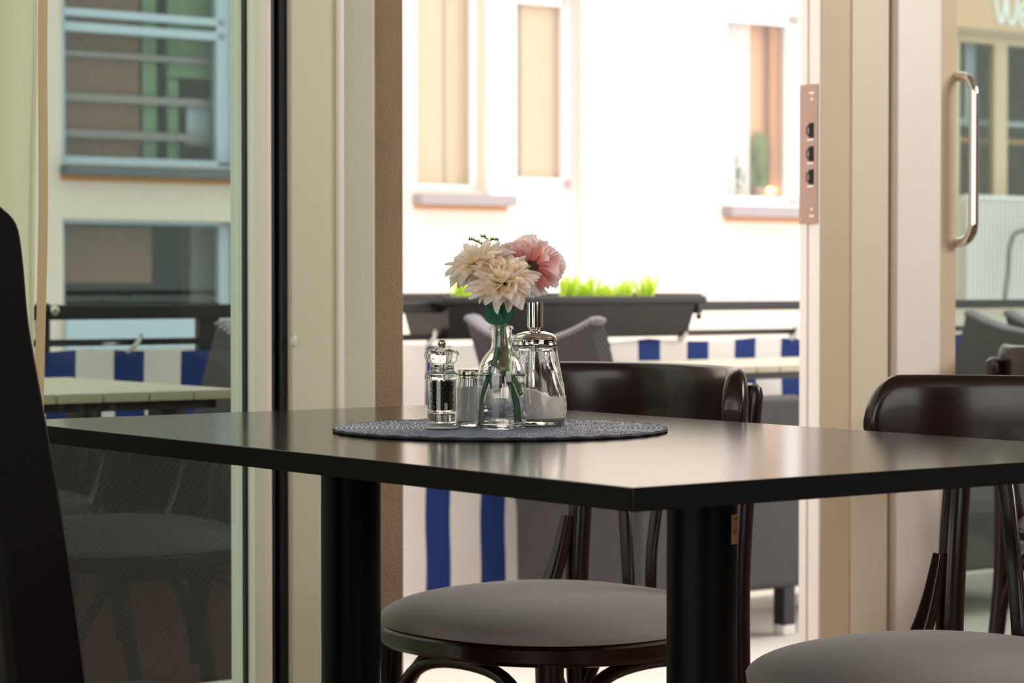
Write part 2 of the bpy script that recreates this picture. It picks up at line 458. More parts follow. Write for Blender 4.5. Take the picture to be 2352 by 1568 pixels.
ZT = 2.35
v575, v620, v663, v765, v778, v868, v928 = (vat(p, U1) for p in (575, 620, 663, 765, 778, 868, 928))
v1882, v1950, v2035, v2050, v2150, v2192 = (vat(p, U1) for p in (1882, 1950, 2035, 2050, 2150, 2192))
u_out = U1 + 0.052
VGL, VGR = -1.6, v2192 + 0.95
obj('wall_door_side', join(
    ubox(U1, U1 + 0.15, VL, VGL, 0, ZC),
    ubox(U1, U1 + 0.15, VGR + 0.06, VR, 0, ZC),
    ubox(U1, U1 + 0.15, VGL, VGR + 0.06, ZT, ZC)), M['room'], kind='structure')
# left glazing: frame, glass, gasket
w1 = obj('window_1', join(
    ubox(U1 - 0.012, U1 + 0.06, v575, vat(603, U1), 0, ZT, 0.003),
    ubox(U1 - 0.02, U1 + 0.06, VGL, VGL + 0.05, 0, ZT, 0.003),
    ubox(U1 - 0.02, U1 + 0.06, VGL, v575, 0, 0.06, 0.003),
    ubox(U1 - 0.02, U1 + 0.06, VGL, v575, ZT - 0.06, ZT, 0.003)), M['pale'], kind='structure')
obj('frame_lip', ubox(U1 - 0.006, U1 + 0.06, vat(603, U1), v620, 0, ZT, 0.002), M['blush'], w1)
obj('glass', ubox(U1 + 0.018, U1 + 0.024, VGL + 0.02, v575 + 0.004, 0.04, ZT - 0.04), M['pane_tint'], w1, smooth=False)
obj('edge_seal', ubox(U1 + 0.008, U1 + 0.018, v575 - 0.004, v575 + 0.002, 0.05, ZT - 0.05), M['gasket'], w1)
obj('trim_1', join(
    ubox(U1 + 0.03, U1 + 0.06, v620, v663, 0, ZT),
    ubox(U1 + 0.004, U1 + 0.03, v620 + 0.002, v620 + 0.012, 0, ZT, 0.003),
    ubox(U1 + 0.0, U1 + 0.03, v663 - 0.016, v663 - 0.001, 0, ZT, 0.004)), M['gasket'], kind='structure')
t2 = obj('trim_2', ubox(U1 - 0.01, U1 + 0.06, v663, v765, 0, ZT, 0.003), M['cream'], kind='structure')
zb = zat(674, 782, U1)
vb = vat(674.5, U1 - 0.01)
gb = lathe([(0.0, 0.0045), (0.004, 0.0042), (0.0062, 0.003), (0.007, 0.0), (0.007, -0.002)], 24)
gb = xf(gb, lambda p: uv(U1 - 0.01 - p.z, vb + p.x * 0.85, zb + p.y * 1.35), flip=True)
obj('screw_cap', gb, M['pale'], t2)
obj('trim_3', ubox(U1 - 0.018, U1 + 0.06, v765, v778, 0, ZT, 0.003), M['blush'], kind='structure')
# plastered pier between the glazing and the open door: painted face, rounded corner, rough tan strip
prof = [(U1 + 0.10, v778), (U1, v778)]
for k in range(9):
    a = R(90 * k / 8)
    prof.append((U1 + 0.012 - 0.012 * math.cos(a), v868 - 0.012 + 0.012 * math.sin(a)))
prof += [(U1 + 0.03, v868), (U1 + 0.10, v868)]
n = len(prof)
obj('trim_4', ([tuple(uv(a, b_, z)) for z in (0, ZT) for a, b_ in prof],
    [(i, (i + 1) % n, n + (i + 1) % n, n + i) for i in range(n)] + [tuple(range(n)), tuple(range(2 * n - 1, n - 1, -1))]), M['plaster'], kind='structure')
vq = vat(928, U1 + 0.024)
obj('trim_5', ubox(U1 + 0.024, U1 + 0.12, v868 - 0.002, vq, 0, ZT, 0.004, 3), M['plaster_raw'], kind='structure')

# right door frame: bright reveal with the strike plate, stepped faces, door stile with glass and pull handle
d1 = obj('door_1', join(
    ubox(U1, U1 + 0.012, v1882, v1950, 0, ZT, 0.002),
    ubox(U1 + 0.012, U1 + 0.030, v1882 + 0.002, v1950, 0, ZT, 0.001),
    ubox(U1 + 0.033, u_out, v1882, v1950, 0, ZT, 0.0015),
    ubox(U1 + 0.030, U1 + 0.033, v1882 + 0.005, v1950, 0, ZT)), M['blush'], kind='structure')
obj('inner_lining', ubox(U1 - 0.002, U1 + 0.001, v1882 + 0.003, v1950, 0, ZT), M['tan'], d1)
obj('trim_6', ubox(U1 - 0.006, U1 + 0.05, v1950, v2035, 0, ZT, 0.003), M['cream_right'], kind='structure')
obj('trim_7', ubox(U1 + 0.006, U1 + 0.05, v2035, v2050, 0, ZT), M['olive'], kind='structure')
d2 = obj('door_2', join(
    ubox(U1 - 0.012, U1 + 0.05, v2050, v2150, 0, ZT, 0.004),
    ubox(U1 - 0.012, U1 + 0.05, VGR, VGR + 0.06, 0, ZT, 0.004),
    ubox(U1 - 0.012, U1 + 0.05, v2150, VGR, 0, 0.07, 0.004),
    ubox(U1 - 0.012, U1 + 0.05, v2150, VGR, ZT - 0.07, ZT, 0.004)), M['blush'], kind='structure')
obj('stile', ubox(U1 - 0.004, U1 + 0.05, v2150, v2192, 0.07, ZT - 0.07, 0.003), M['tan'], d2)
obj('glass', ubox(U1 + 0.018, U1 + 0.024, v2192 - 0.004, VGR + 0.004, 0.05, ZT - 0.05), M['pane_tint'], d2, smooth=False)
# pull handle
zh1, zh0 = zat(2215, 172, U1 - 0.04), zat(2215, 556, U1 - 0.04)
vh = v2192 - 0.001
ua, ub, rc = U1 + 0.0, U1 - 0.047, 0.034
hp = [(ua, vh, zh1)]
for k in range(9):
    a = R(90 * k / 8); hp.append((ub + rc - rc * math.sin(a), vh, zh1 - rc + rc * math.cos(a)))
for k in range(1, 6): hp.append((ub, vh, zh1 - rc - (zh1 - zh0 - 2 * rc) * k / 6))
for k in range(9):
    a = R(90 * k / 8); hp.append((ub + rc - rc * math.cos(a), vh, zh0 + rc - rc * math.sin(a)))
hp.append((ua, vh, zh0))
obj('handle', tube([uv(*p) for p in hp], 0.0092, 20), M['chrome'], d2)
# strike plate with three bolt openings, screws and faint stampings on the reveal
zp1, zp0 = zat(1858, 193, U1 + 0.02), zat(1858, 513, U1 + 0.02)
pv = v1882
plate = obj('strike_plate', ubox(U1 + 0.004, u_out - 0.001, pv - 0.0022, pv, zp0, zp1, 0.0004), M['copper'], d1)
hz = [zat(1858, y, U1 + 0.02) for y in (299, 353, 406)]
uh0, uh1 = U1 + 0.0135, U1 + 0.0255
for z in hz:
    obj('bolt_opening', join(
        ubox(uh0, uh1, pv - 0.0030, pv - 0.0020, z - 0.0135, z + 0.0135),
        ubox(uh1, uh1 + 0.003, pv - 0.0030, pv - 0.0020, z - 0.010, z - 0.006),
        ubox(uh1, uh1 + 0.003, pv - 0.0030, pv - 0.0020, z + 0.006, z + 0.010),
        ubox(uh1 + 0.005, uh1 + 0.0068, pv - 0.0030, pv - 0.0020, z - 0.0070, z + 0.0070),
        ubox(uh1, uh1 + 0.006, pv - 0.0030, pv - 0.0020, z - 0.0072, z - 0.0055),
        ubox(uh1, uh1 + 0.006, pv - 0.0030, pv - 0.0020, z + 0.0055, z + 0.0072)), M['black'], plate, smooth=False)
    obj('bolt_lip', ubox(uh0, uh1 + 0.004, pv - 0.0034, pv - 0.0021, z - 0.0185, z - 0.0150, 0.0004), M['blush'], plate)
for y, w in ((213, 0.006), (227, 0.003), (480, 0.003), (496, 0.006)):
    z = zat(1858, y, U1 + 0.02); c = U1 + 0.019
    obj('stamped_mark', ubox(c - w, c + w, pv - 0.0026, pv - 0.0021, z - 0.002, z + 0.002, 0.0002), M['blush'], plate)
for z in (zp1 - 0.006, zp0 + 0.006):
    obj('screw', xf(lathe([(0, 0.001), (0.002, 0.0008), (0.0026, 0)], 12), lambda p: uv(u_out - 0.008 + p.x, pv - 0.0022 - p.z, z + p.y)), M['steel'], plate)

# ================================================================ SETTING: terrace outside
ZO = 0.04
obj('floor_terrace', ubox(U1 + 0.15, 3.72, -5, 8, -0.12, ZO), M['deck'], kind='structure')
obj('trim_kerb', ubox(3.58, 3.72, -5, 8, ZO, ZO + 0.05, 0.01), M['kerb'], kind='structure')
obj('ground_courtyard', ubox(3.72, 9.0, -12, 22, -3.1, -3.0), M['ground'], kind='structure')

UR = 3.51
# railing
rl = thing('terrace_railing', 'black steel railing around the terrace above striped canvas', 'railing', uv(UR, 3.0, ZO))
L = lambda g: local(g, rl)
vsplit = vat(760, UR)
obj('top_rail', L(join(ubox(UR - 0.015, UR + 0.015, vsplit, 7.5, 0.842, 0.868, 0.003), ubox(UR - 0.02, UR + 0.02, -4.5, vsplit, 0.834, 0.868, 0.003))), M['black_metal'], rl)
obj('lower_rail', L(ubox(UR - 0.007, UR + 0.007, -4.5, 7.5, 0.773, 0.789, 0.002)), M['black_metal'], rl)
for px in (98, 476, 2620):
    v = vat(px, UR)
    w = 0.028 if px == 476 else 0.014
    z0 = 0.745 if px == 476 else ZO
    obj('post', L(ubox(UR - 0.012, UR + 0.012, v - w, v + w, z0, 0.872, 0.003)), M['black_metal'], rl)
obj('rail_clamp', L(join(ubox(UR - 0.026, UR + 0.02, vat(1588, UR), vat(1600, UR), 0.834, 0.880, 0.004), move(sphere((0, 0, 0), 0.008), uv(UR - 0.02, vat(1594, UR), 0.826)))), M['black_metal'], rl)
obj('rail_bolt', L(move(sphere((0, 0, 0), 0.012), uv(UR - 0.03, vat(112, UR), 0.855))), M['steel'], rl, label='bright round bolt on the railing post')

# striped canvas: object x axis runs along the railing so the stripes follow it
phase_v = 2.259 - 0.5 * 0.448 * 0.1752
cv = thing('striped_windbreak', 'blue and white striped canvas tied along the terrace railing', 'windbreak', (0, 0, 0))
base = uv(UR - 0.02, phase_v, 0)
ang = math.atan2(VD[1], VD[0])
cv.location = base; cv.rotation_euler = (0, 0, ang)
def canvas_fn(s, t):
    x = -7.0 + s * 12.5
    sag = 0.010 * abs(math.sin(math.pi * (x + 0.1) / 0.42))
    top = 0.768 - sag
    z = 0.075 + t * (top - 0.075)
    y = 0.006 * math.sin(x * 9) * (1 - t) + 0.003 * math.sin(z * 24 + x * 3)
    return Vector((x, y, z))
g = grid(canvas_fn, 260, 16)
back = ([(v[0], v[1] + 0.003, v[2]) for v in g[0]], [tuple(reversed(f)) for f in g[1]])
obj('canvas', join(g, back), M['stripes'], cv, fix=False)
random.seed(4)
Lr = cv
for k in range(24):
    x = -4.6 + k * 0.42
    p = smooth_path([(x - 0.03, -0.012, 0.758), (x - 0.01, -0.02, 0.775), (x + 0.025, 0.02, 0.795), (x + 0.03, 0.035, 0.785), (x + 0.0, 0.02, 0.765)], 5)
    obj('tie_rope', tube(p, 0.0055, 8), M['rope'], cv)

# planter on the railing, with seedlings
pv0, pv1 = vat(1003, UR), vat(1572, UR)
pl = thing('window_box', 'long dark planter box hooked onto the terrace railing', 'planter', uv(UR + 0.11, (pv0 + pv1) / 2, 0.775))
L = lambda g: local(g, pl)
def trough(u0, u1, v0, v1, z0, z1, tp):
    V = []
    for z, k in ((z0, tp), (z1, 0)):
        V += [(u0 + k, v0 + k, z), (u1 - k, v0 + k, z), (u1 - k, v1 - k, z), (u0 + k, v1 - k, z)]
    return uvx((V, [(3, 2, 1, 0), (0, 1, 5, 4), (1, 2, 6, 5), (2, 3, 7, 6), (3, 0, 4, 7), (4, 5, 6, 7)]))
obj('planter_box', L(trough(UR - 0.05, UR + 0.16, pv0, pv1, 0.775, 0.872, 0.018)), M['planter'], pl)
obj('rim', L(join(ubox(UR - 0.068, UR - 0.045, pv0 - 0.025, pv1 + 0.025, 0.862, 0.884, 0.006), ubox(UR + 0.155, UR + 0.178, pv0 - 0.025, pv1 + 0.025, 0.868, 0.892, 0.006),
    ubox(UR - 0.05, UR + 0.16, pv0 - 0.025, pv0 + 0.0, 0.862, 0.890, 0.005), ubox(UR - 0.05, UR + 0.16, pv1 - 0.0, pv1 + 0.025, 0.862, 0.890, 0.005))), M['planter'], pl)
obj('soil', L(ubox(UR - 0.046, UR + 0.156, pv0 + 0.002, pv1 - 0.002, 0.868, 0.876)), M['dark_room'], pl, smooth=False)
def leafquad(c, d, w, m_up=0.2):
    c = Vector(c); d = Vector(d); s = d.cross(Vector((random.uniform(-1, 1), random.uniform(-1, 1), 0.3))); s.normalize(); s *= w
    up = Vector((0, 0, d.length * m_up))
    return [tuple(c), tuple(c + d * 0.35 + s), tuple(c + d * 0.7 + s * 0.8 + up), tuple(c + d + up * 1.4), tuple(c + d * 0.7 - s * 0.8 + up), tuple(c + d * 0.35 - s)], [(0, 1, 2, 3), (0, 3, 4, 5)]
for px, hh, cnt in ((1062, 0.055, 26), (1305, 0.055, 40), (1345, 0.05, 34), (1390, 0.035, 26), (1432, 0.045, 34), (1487, 0.058, 24)):
    v = vat(px, UR + 0.06)
    c = uv(UR + 0.06, v, 0.877)
    gs = []
    for k in range(cnt):
        a = random.uniform(0, 2 * math.pi); rr = random.uniform(0, 0.028)
        b0 = Vector((rr * math.cos(a), rr * math.sin(a), 0))
        d = Vector((random.uniform(-.5, .5), random.uniform(-.5, .5), 1)); d.normalize()
        gs.append(leafquad(b0, d * hh * random.uniform(0.5, 1.0), 0.006))
    tag(obj('seedling', join(*gs), M['lime'], loc=c, fix=False),
        {1062: 'lime seedling at the left end of the planter, behind the white flowers', 1305: 'tall lime seedling clump in the planter, just right of the pink flower',
         1345: 'bushy lime seedling beside the tallest clump in the planter', 1390: 'low lime seedling in the middle of the planter',
         1432: 'bright wide seedling right of the planter middle', 1487: 'last upright seedling towards the right end of the planter'}[px], 'plant', 'seedlings in the railing planter')

# outdoor tables
def slat_table(name, label, u0, u1, v0, v1, ztop, rotz=0.0, leg_w=0.028):
    cu, cvv = (u0 + u1) / 2, (v0 + v1) / 2
    t = thing(name, label, 'table', uv(cu, cvv, ZO), math.atan2(VD[1], VD[0]) + rotz, 'outdoor tables on the terrace')
    a, b_ = (v1 - v0) / 2, (u1 - u0) / 2
    h = ztop - ZO
    n = 9; sl = []
    for k in range(n):
        x0 = -a + 2 * a * k / n
        sl.append(box(x0 + 0.0015, x0 + 2 * a / n - 0.0015, -b_, b_, h - 0.018, h, 0.003))
    obj('tabletop', join(*sl), M['light_top'], t)
    obj('apron', join(box(-a + 0.03, a - 0.03, -b_ + 0.03, -b_ + 0.05, h - 0.036, h - 0.019), box(-a + 0.03, a - 0.03, b_ - 0.05, b_ - 0.03, h - 0.036, h - 0.019),
        box(-a + 0.03, -a + 0.05, -b_ + 0.03, b_ - 0.03, h - 0.036, h - 0.019), box(a - 0.05, a - 0.03, -b_ + 0.03, b_ - 0.03, h - 0.036, h - 0.019)), M['black_metal'], t)
    for sx in (-1, 1):
        for sy in (-1, 1):
            cx, cy = sx * (a - 0.055), sy * (b_ - 0.175)
            obj('leg', box(cx - leg_w, cx + leg_w, cy - leg_w, cy + leg_w, 0.0, h - 0.019, 0.004), M['grey_leg'], t)
    return t
slat_table('terrace_table', 'pale slatted terrace table seen through the open doorway', 2.93, 3.40, 2.76, 3.46, 0.712)
slat_table('terrace_table', 'pale slatted terrace table behind the left glass', 2.41, 3.11, 0.20, 1.04, 0.72)

# wicker armchairs
def wicker_chair(label, loc, rotz, group='wicker armchairs on the terrace'):
    t = thing('wicker_armchair', label, 'chair', loc, rotz, group)
    W, D = 0.225, 0.27   # half width, half depth; faces +y
    def back(s, q):
        x = (s * 2 - 1) * (W + 0.0 + 0.02 * q)
        zt = 0.735 + 0.055 * (abs(s * 2 - 1)) ** 2
        z = 0.12 + q * (zt - 0.12)
        y = -D + 0.05 * (1 - (s * 2 - 1) ** 2) * -0.6 - 0.13 * max(0, (z - 0.34)) / 0.4
        return Vector((x, y, z))
    g1 = grid(back, 16, 14); n1 = len(g1[0])
    g2 = [(v[0] * 0.99, v[1] + 0.045, v[2]) for v in g1[0]]
    V = g1[0] + g2; Fc = list(g1[1]) + [tuple(i + n1 for i in reversed(f)) for f in g1[1]]
    nv = 15
    def strip(ids):
        for a, b_ in zip(ids, ids[1:]): Fc.append((a, b_, b_ + n1, a + n1))
    strip([i * nv + 14 for i in range(17)]); strip([i * nv for i in range(17)]); strip(list(range(nv))); strip([16 * nv + j for j in range(nv)])
    obj('backrest', (V, Fc), M['wicker'], t)
    # plaited rim along the top
    gs = []
    for k in range(34):
        s = k / 33; p = back(s, 1.0); p.y += 0.022
        gs.append(rot(sphere((0, 0, 0), 0.014, 8, 6), (0, 0.5, 0)))
        gs[-1] = move(([(v[0], v[1] * 2.0, v[2] * 0.8) for v in gs[-1][0]], gs[-1][1]), p)
    obj('plaited_rim', join(*gs), M['wicker_rim'], t)
    obj('seat', box(-W + 0.03, W - 0.03, -D + 0.05, D, 0.12, 0.40, 0.02), M['wicker'], t)
    for sx in (-1, 1):
        obj('armrest', box(sx * (W - 0.012) - 0.028, sx * (W - 0.012) + 0.028, -D, D + 0.01, 0.12, 0.60, 0.02, 3), M['wicker'], t)
        for sy in (-1, 1):
            cx, cy = sx * (W - 0.02), sy * (D - 0.03)
            lg = obj('leg', box(cx - 0.02, cx + 0.02, cy - 0.02, cy + 0.02, 0.022, 0.14, 0.004), M['black_metal'], t)
            obj('foot_cap', box(cx - 0.021, cx + 0.021, cy - 0.021, cy + 0.021, 0.0, 0.03, 0.006), M['white'], lg)
    return t
av = math.atan2(VD[1], VD[0])
wicker_chair('grey wicker armchair behind the sugar pourer, its back to the doorway left side', uv(3.09, 2.65, ZO), av - R(90))
wicker_chair('wicker armchair behind the right door glass, facing the slatted table', uv(3.05, 3.62, ZO), av + R(90))
wicker_chair('wicker armchair at the right end of the table behind the left glass', uv(2.70, 0.93, ZO), av + R(90))
wicker_chair('wicker armchair at the far right picture edge behind the door glass', uv(3.0, 4.52, ZO), av - R(90))

# ================================================================ the building across the courtyard
UF = 8.0
bd = thing('neighbouring_building', 'cream rendered building with tall windows across the courtyard', 'building', uv(UF + 0.2, 5, -3.0))
L = lambda g: local(g, bd)
def prect(px0, px1, py0, py1, u=UF):
    pc = (px0 + px1) / 2
    return vat(px0, u), vat(px1, u), zat(pc, py1, u), zat(pc, py0, u)
H_LU = prect(143, 562, -420, 380)
H_LL = prect(145, 555, 506, 728)
H_M1 = prect(950, 1112, -420, 432)
H_MD = prect(1172, 1334, -40, 1500)
H_R = prect(1662, 1900, 32, 474)
H_G = prect(2196, 2600, 88, 455)
holes = [H_LU, H_LL, H_M1, H_MD, H_R, H_G]
def holed_wall(u0, u1, v0, v1, z0, z1, holes):
    vs = sorted({v0, v1, *[h[0] for h in holes], *[h[1] for h in holes]})
    zs = sorted({z0, z1, *[h[2] for h in holes], *[h[3] for h in holes]})
    gs = []
    def inh(v, z): return any(h[0] < v < h[1] and h[2] < z < h[3] for h in holes)
    V, Fc = [], []
    def q(*pts):
        n = len(V); V.extend(tuple(uv(*p)) for p in pts); Fc.append(tuple(range(n, n + 4)))
    for i in range(len(vs) - 1):
        for j in range(len(zs) - 1):
            a, b_, c, d = vs[i], vs[i + 1], zs[j], zs[j + 1]
            if inh((a + b_) / 2, (c + d) / 2): continue
            q((u0, a, c), (u0, b_, c), (u0, b_, d), (u0, a, d))
    for h in holes:
        q((u0, h[0], h[2]), (u1, h[0], h[2]), (u1, h[0], h[3]), (u0, h[0], h[3]))
        q((u0, h[1], h[3]), (u1, h[1], h[3]), (u1, h[1], h[2]), (u0, h[1], h[2]))
        q((u0, h[0], h[3]), (u1, h[0], h[3]), (u1, h[1], h[3]), (u0, h[1], h[3]))
        q((u0, h[1], h[2]), (u1, h[1], h[2]), (u1, h[0], h[2]), (u0, h[0], h[2]))
    q((u1 + 1.0, v0, z0), (u1 + 1.0, v1, z0), (u1 + 1.0, v1, z1), (u1 + 1.0, v0, z1))
    q((u0, v0, z1), (u0, v1, z1), (u1 + 1.0, v1, z1), (u1 + 1.0, v0, z1))
    q((u0, v0, z0), (u0, v0, z1), (u1 + 1.0, v0, z1), (u1 + 1.0, v0, z0))
    q((u0, v1, z0), (u0, v1, z1), (u1 + 1.0, v1, z1), (u1 + 1.0, v1, z0))
    return V, Fc
vm = vat(2188, UF)
obj('wall', L(holed_wall(UF, UF + 0.12, -8, 20, -3.0, 5.5, holes)), M['facade'], bd, smooth=False, fix=False)
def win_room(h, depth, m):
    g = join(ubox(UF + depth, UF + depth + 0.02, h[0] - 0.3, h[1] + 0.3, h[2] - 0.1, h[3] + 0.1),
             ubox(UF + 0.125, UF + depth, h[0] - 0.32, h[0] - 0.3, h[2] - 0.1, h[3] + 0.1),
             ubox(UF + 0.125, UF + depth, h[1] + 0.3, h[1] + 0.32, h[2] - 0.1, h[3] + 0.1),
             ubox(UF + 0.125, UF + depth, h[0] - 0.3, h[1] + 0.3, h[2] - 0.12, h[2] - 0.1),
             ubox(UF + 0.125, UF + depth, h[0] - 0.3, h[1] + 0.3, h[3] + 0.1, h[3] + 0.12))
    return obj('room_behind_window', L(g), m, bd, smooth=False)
def bars(rects, u0, u1, bev=0.004):
    return L(join(*[ubox(u0, u1, min(r[0], r[1]), max(r[0], r[1]), min(r[2], r[3]), max(r[2], r[3]), bev) for r in rects]))
P = prect
ui = UF + 0.07
def P2(a, b_, c, d): return prect(a, b_, c, d, ui)
# left upper window
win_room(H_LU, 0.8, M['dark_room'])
f = obj('window_frame', bars([P2(500, 532, -400, 385), P2(143, 152, -400, 385), P2(146, 520, 30, 48), P2(146, 520, 62, 82), P2(146, 540, 364, 388)], ui, ui + 0.05), M['bluewhite'], bd)
obj('frame_jamb', bars([P2(532, 566, -400, 395)], ui - 0.03, ui + 0.05), M['bluewhite'], f)
obj('pane', bars([P2(148, 510, -400, 370)], ui + 0.02, ui + 0.026, 0), M['pane'], f, smooth=False)
ud = ui + 0.12
def P3(a, b_, c, d): return prect(a, b_, c, d, ud)
obj('curtain', bars([P3(120, 322, -400, 400)], ud, ud + 0.02), M['brick_brown'], f, label='brown reflection panel')  # flat panels stand in for the reflection in the glass
obj('curtain', bars([P3(330, 362, -400, 400), P3(388, 545, -400, 182)], ud, ud + 0.02), M['green_reflection'], f, label='green reflection panel')
obj('curtain', bars([P3(388, 412, 182, 400)], ud, ud + 0.02), M['green_reflection'], f)  # lower strip of the green reflection
obj('blue_panel', bars([P3(432, 486, 245, 335)], ud, ud + 0.02), M['bluewhite'], f)
obj('reflected_bar', bars([P3(120, 520, 126, 140), P3(120, 520, 222, 240), P3(120, 520, 304, 322)], ud - 0.03, ud - 0.015, 0.002), M['sill'], f)  # light lines of the reflection, built as bars
obj('window_sill', bars([P(140, 566, 384, 408)], UF - 0.07, UF + 0.02, 0.006), M['sill_dark'], bd)
obj('sill_shadow_band', bars([P(140, 560, 408, 420)], UF - 0.004, UF, 0), M['orange_brown'], bd)  # brown shadow under the sill, painted on the wall
# left lower window
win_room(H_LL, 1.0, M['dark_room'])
f = obj('window_frame', bars([P2(505, 530, 500, 1010), P2(143, 149, 500, 1010), P2(146, 556, 504, 516)], ui, ui + 0.05), M['bluewhite'], bd)
obj('pane', bars([P2(146, 512, 506, 1010)], ui + 0.02, ui + 0.026, 0), M['pane'], f, smooth=False)
obj('curtain', bars([P3(120, 350, 520, 650)], ud, ud + 0.02), M['brick_brown'], f, label='brown reflection panel')  # painted reflection in the lower pane, as panels
obj('curtain', bars([P3(440, 500, 500, 700)], ud, ud + 0.02), M['grey_leg'], f, label='grey reflection panel')
obj('window_apron', bars([P(147, 600, 730, 800)], UF - 0.03, UF - 0.001, 0.004), M['bluewhite'], bd)
# tall sash left of the balcony door
win_room(H_M1, 0.5, M['mid_room'])
f = obj('window_frame', bars([P2(1086, 1112, -420, 440), P2(950, 957, -420, 440), P2(950, 1112, 424, 446)], ui, ui + 0.05), M['white'], bd)
obj('pane', bars([P2(955, 1090, -420, 430)], ui + 0.02, ui + 0.026, 0), M['pane'], f, smooth=False)
obj('reflection_sheet', bars([P2(940, 1110, -400, 440)], ui + 0.055, ui + 0.06), M['beige_reflection'], f, label='beige reflection sheet behind the glass')  # sheet standing in for the reflection in the pane
random.seed(8)
lampv, lampz = at_u(985, 330, ud - 0.04)
obj('window_sill', bars([P(948, 1168, 447, 472)], UF - 0.08, UF + 0.02, 0.006), M['sill'], bd)
obj('sill_shadow_band', bars([P(950, 1164, 472, 482)], UF - 0.004, UF, 0), M['orange_brown'], bd)  # same painted shade below this sill
obj('pilaster', bars([P(1115, 1172, -420, 452)], UF - 0.05, UF, 0.006), M['white'], bd)
# balcony door
win_room(H_MD, 0.6, M['mid_room'])
f = obj('balcony_door', bars([P2(1172, 1182, -40, 1500), P2(1290, 1312, -40, 440), P2(1176, 1300, -10, 12), P2(1176, 1334, 408, 434)], ui, ui + 0.05), M['mauve'], bd)
obj('door_jamb', bars([P2(1312, 1336, -40, 1500)], ui - 0.03, ui + 0.05), M['mauve'], f)
obj('door_panel', bars([P2(1180, 1314, 434, 1500)], ui + 0.008, ui + 0.04), M['white'], f)
obj('pane', bars([P2(1180, 1292, 5, 412)], ui + 0.02, ui + 0.026, 0), M['pane'], f, smooth=False)
obj('curtain', bars([P3(1160, 1262, -20, 420)], ui + 0.055, ui + 0.06), M['beige_reflection'], f, label='beige reflection sheet')  # painted reflection in the door glass, as a sheet
obj('curtain', bars([P3(1262, 1276, -20, 420)], ui + 0.055, ui + 0.06), M['drape'], f)
obj('curtain', bars([P3(1276, 1292, -20, 420)], ud, ud + 0.01), M['grey_leg'], f, label='grey curtain edge')
# right window with drapes, plant and lamp
win_room(H_R, 0.5, M['orange_drape'])
obj('curtain', bars([P2(1700, 1800, 40, 470)], ui + 0.135, ui + 0.14), M['orange_drape'], bd, label='orange brown backcloth in the window')
f = obj('window_frame', bars([P2(1662, 1668, 32, 474), P2(1806, 1834, 32, 474), P2(1662, 1900, 32, 58), P2(1662, 1900, 452, 476)], ui, ui + 0.05), M['white'], bd)
obj('pane', bars([P2(1665, 1812, 40, 460)], ui + 0.02, ui + 0.026, 0), M['pane'], f, smooth=False)
def drape(px0, px1, py0, py1, m, lbl, u=ui + 0.075, folds=4, lean=0.0):
    v0, v1, z0, z1 = prect(px0, px1, py0, py1, u)
    def fn(s, t):
        return uv(u + 0.02 * math.sin(s * folds * 2 * math.pi), v0 + (v1 - v0) * s + lean * (t - 0.5), z0 + (z1 - z0) * t)
    g = grid(fn, folds * 8, 4)
    obj('curtain', L(g), m, f, fix=False, label=lbl)
drape(1655, 1718, 40, 470, M['drape'], 'pale pink curtain')
drape(1768, 1790, 40, 470, M['orange_drape'], 'orange curtain')
drape(1785, 1850, 60, 470, M['drape'], 'white curtain', folds=3, lean=0.05)
obj('window_sill', bars([P(1658, 1900, 476, 500)], UF - 0.08, UF + 0.02, 0.006), M['sill'], bd)
obj('sill_shadow_band', bars([P(1662, 1900, 500, 510)], UF - 0.004, UF, 0), M['orange_brown'], bd)  # painted shade below the right sill
lv, lz = at_u(1772, 438, ui + 0.09)
lz0 = H_R[2] + 0.001
lm = thing('window_lamp', 'small glowing round lamp on the sill of the right window opposite', 'lamp', uv(ui + 0.09, lv, lz0))
obj('lamp_foot', lathe([(0, 0), (0.022, 0), (0.022, 0.008), (0.006, 0.014), (0.006, lz - lz0), (0, lz - lz0)], 16), M['steel'], lm)
obj('lamp_globe', sphere((0, 0, lz - lz0), 0.026, 16, 12, 1.25), M['lamp'], lm)
def leafy(name, label, px, py0, py1, spread, m, cnt, u):
    v, zt = at_u(px, py0, u); _, zb_ = at_u(px, py1, u)
    c = uv(u, v, zb_)
    gs = []
    for k in range(cnt):
        a = random.uniform(0, 2 * math.pi); h = random.uniform(0.2, 1.0) * (zt - zb_)
        rr = spread * random.uniform(0.1, 1)
        gs.append(leafquad((rr * 0.5 * math.cos(a), rr * 0.5 * math.sin(a), h * 0.6), (rr * math.cos(a), rr * math.sin(a), h * 0.4), 0.03))
    t = thing(name, label, 'plant', c)
    obj('foliage', join(*gs), m, t, fix=False)
    obj('plant_pot', lathe([(0, 0), (0.03, 0), (0.036, 0.05), (0.032, 0.05), (0.028, 0.01), (0, 0.01)], 16), M['kerb'], t)
leafy('potted_plant', 'pale leafy house plant behind the right window opposite', 1742, 312, 450, 0.035, M['plant'], 50, ui + 0.1)
leafy('potted_plant', 'low dark leafy house plant in the left corner of the right window opposite', 1690, 352, 450, 0.028, M['leaf'], 26, ui + 0.1)
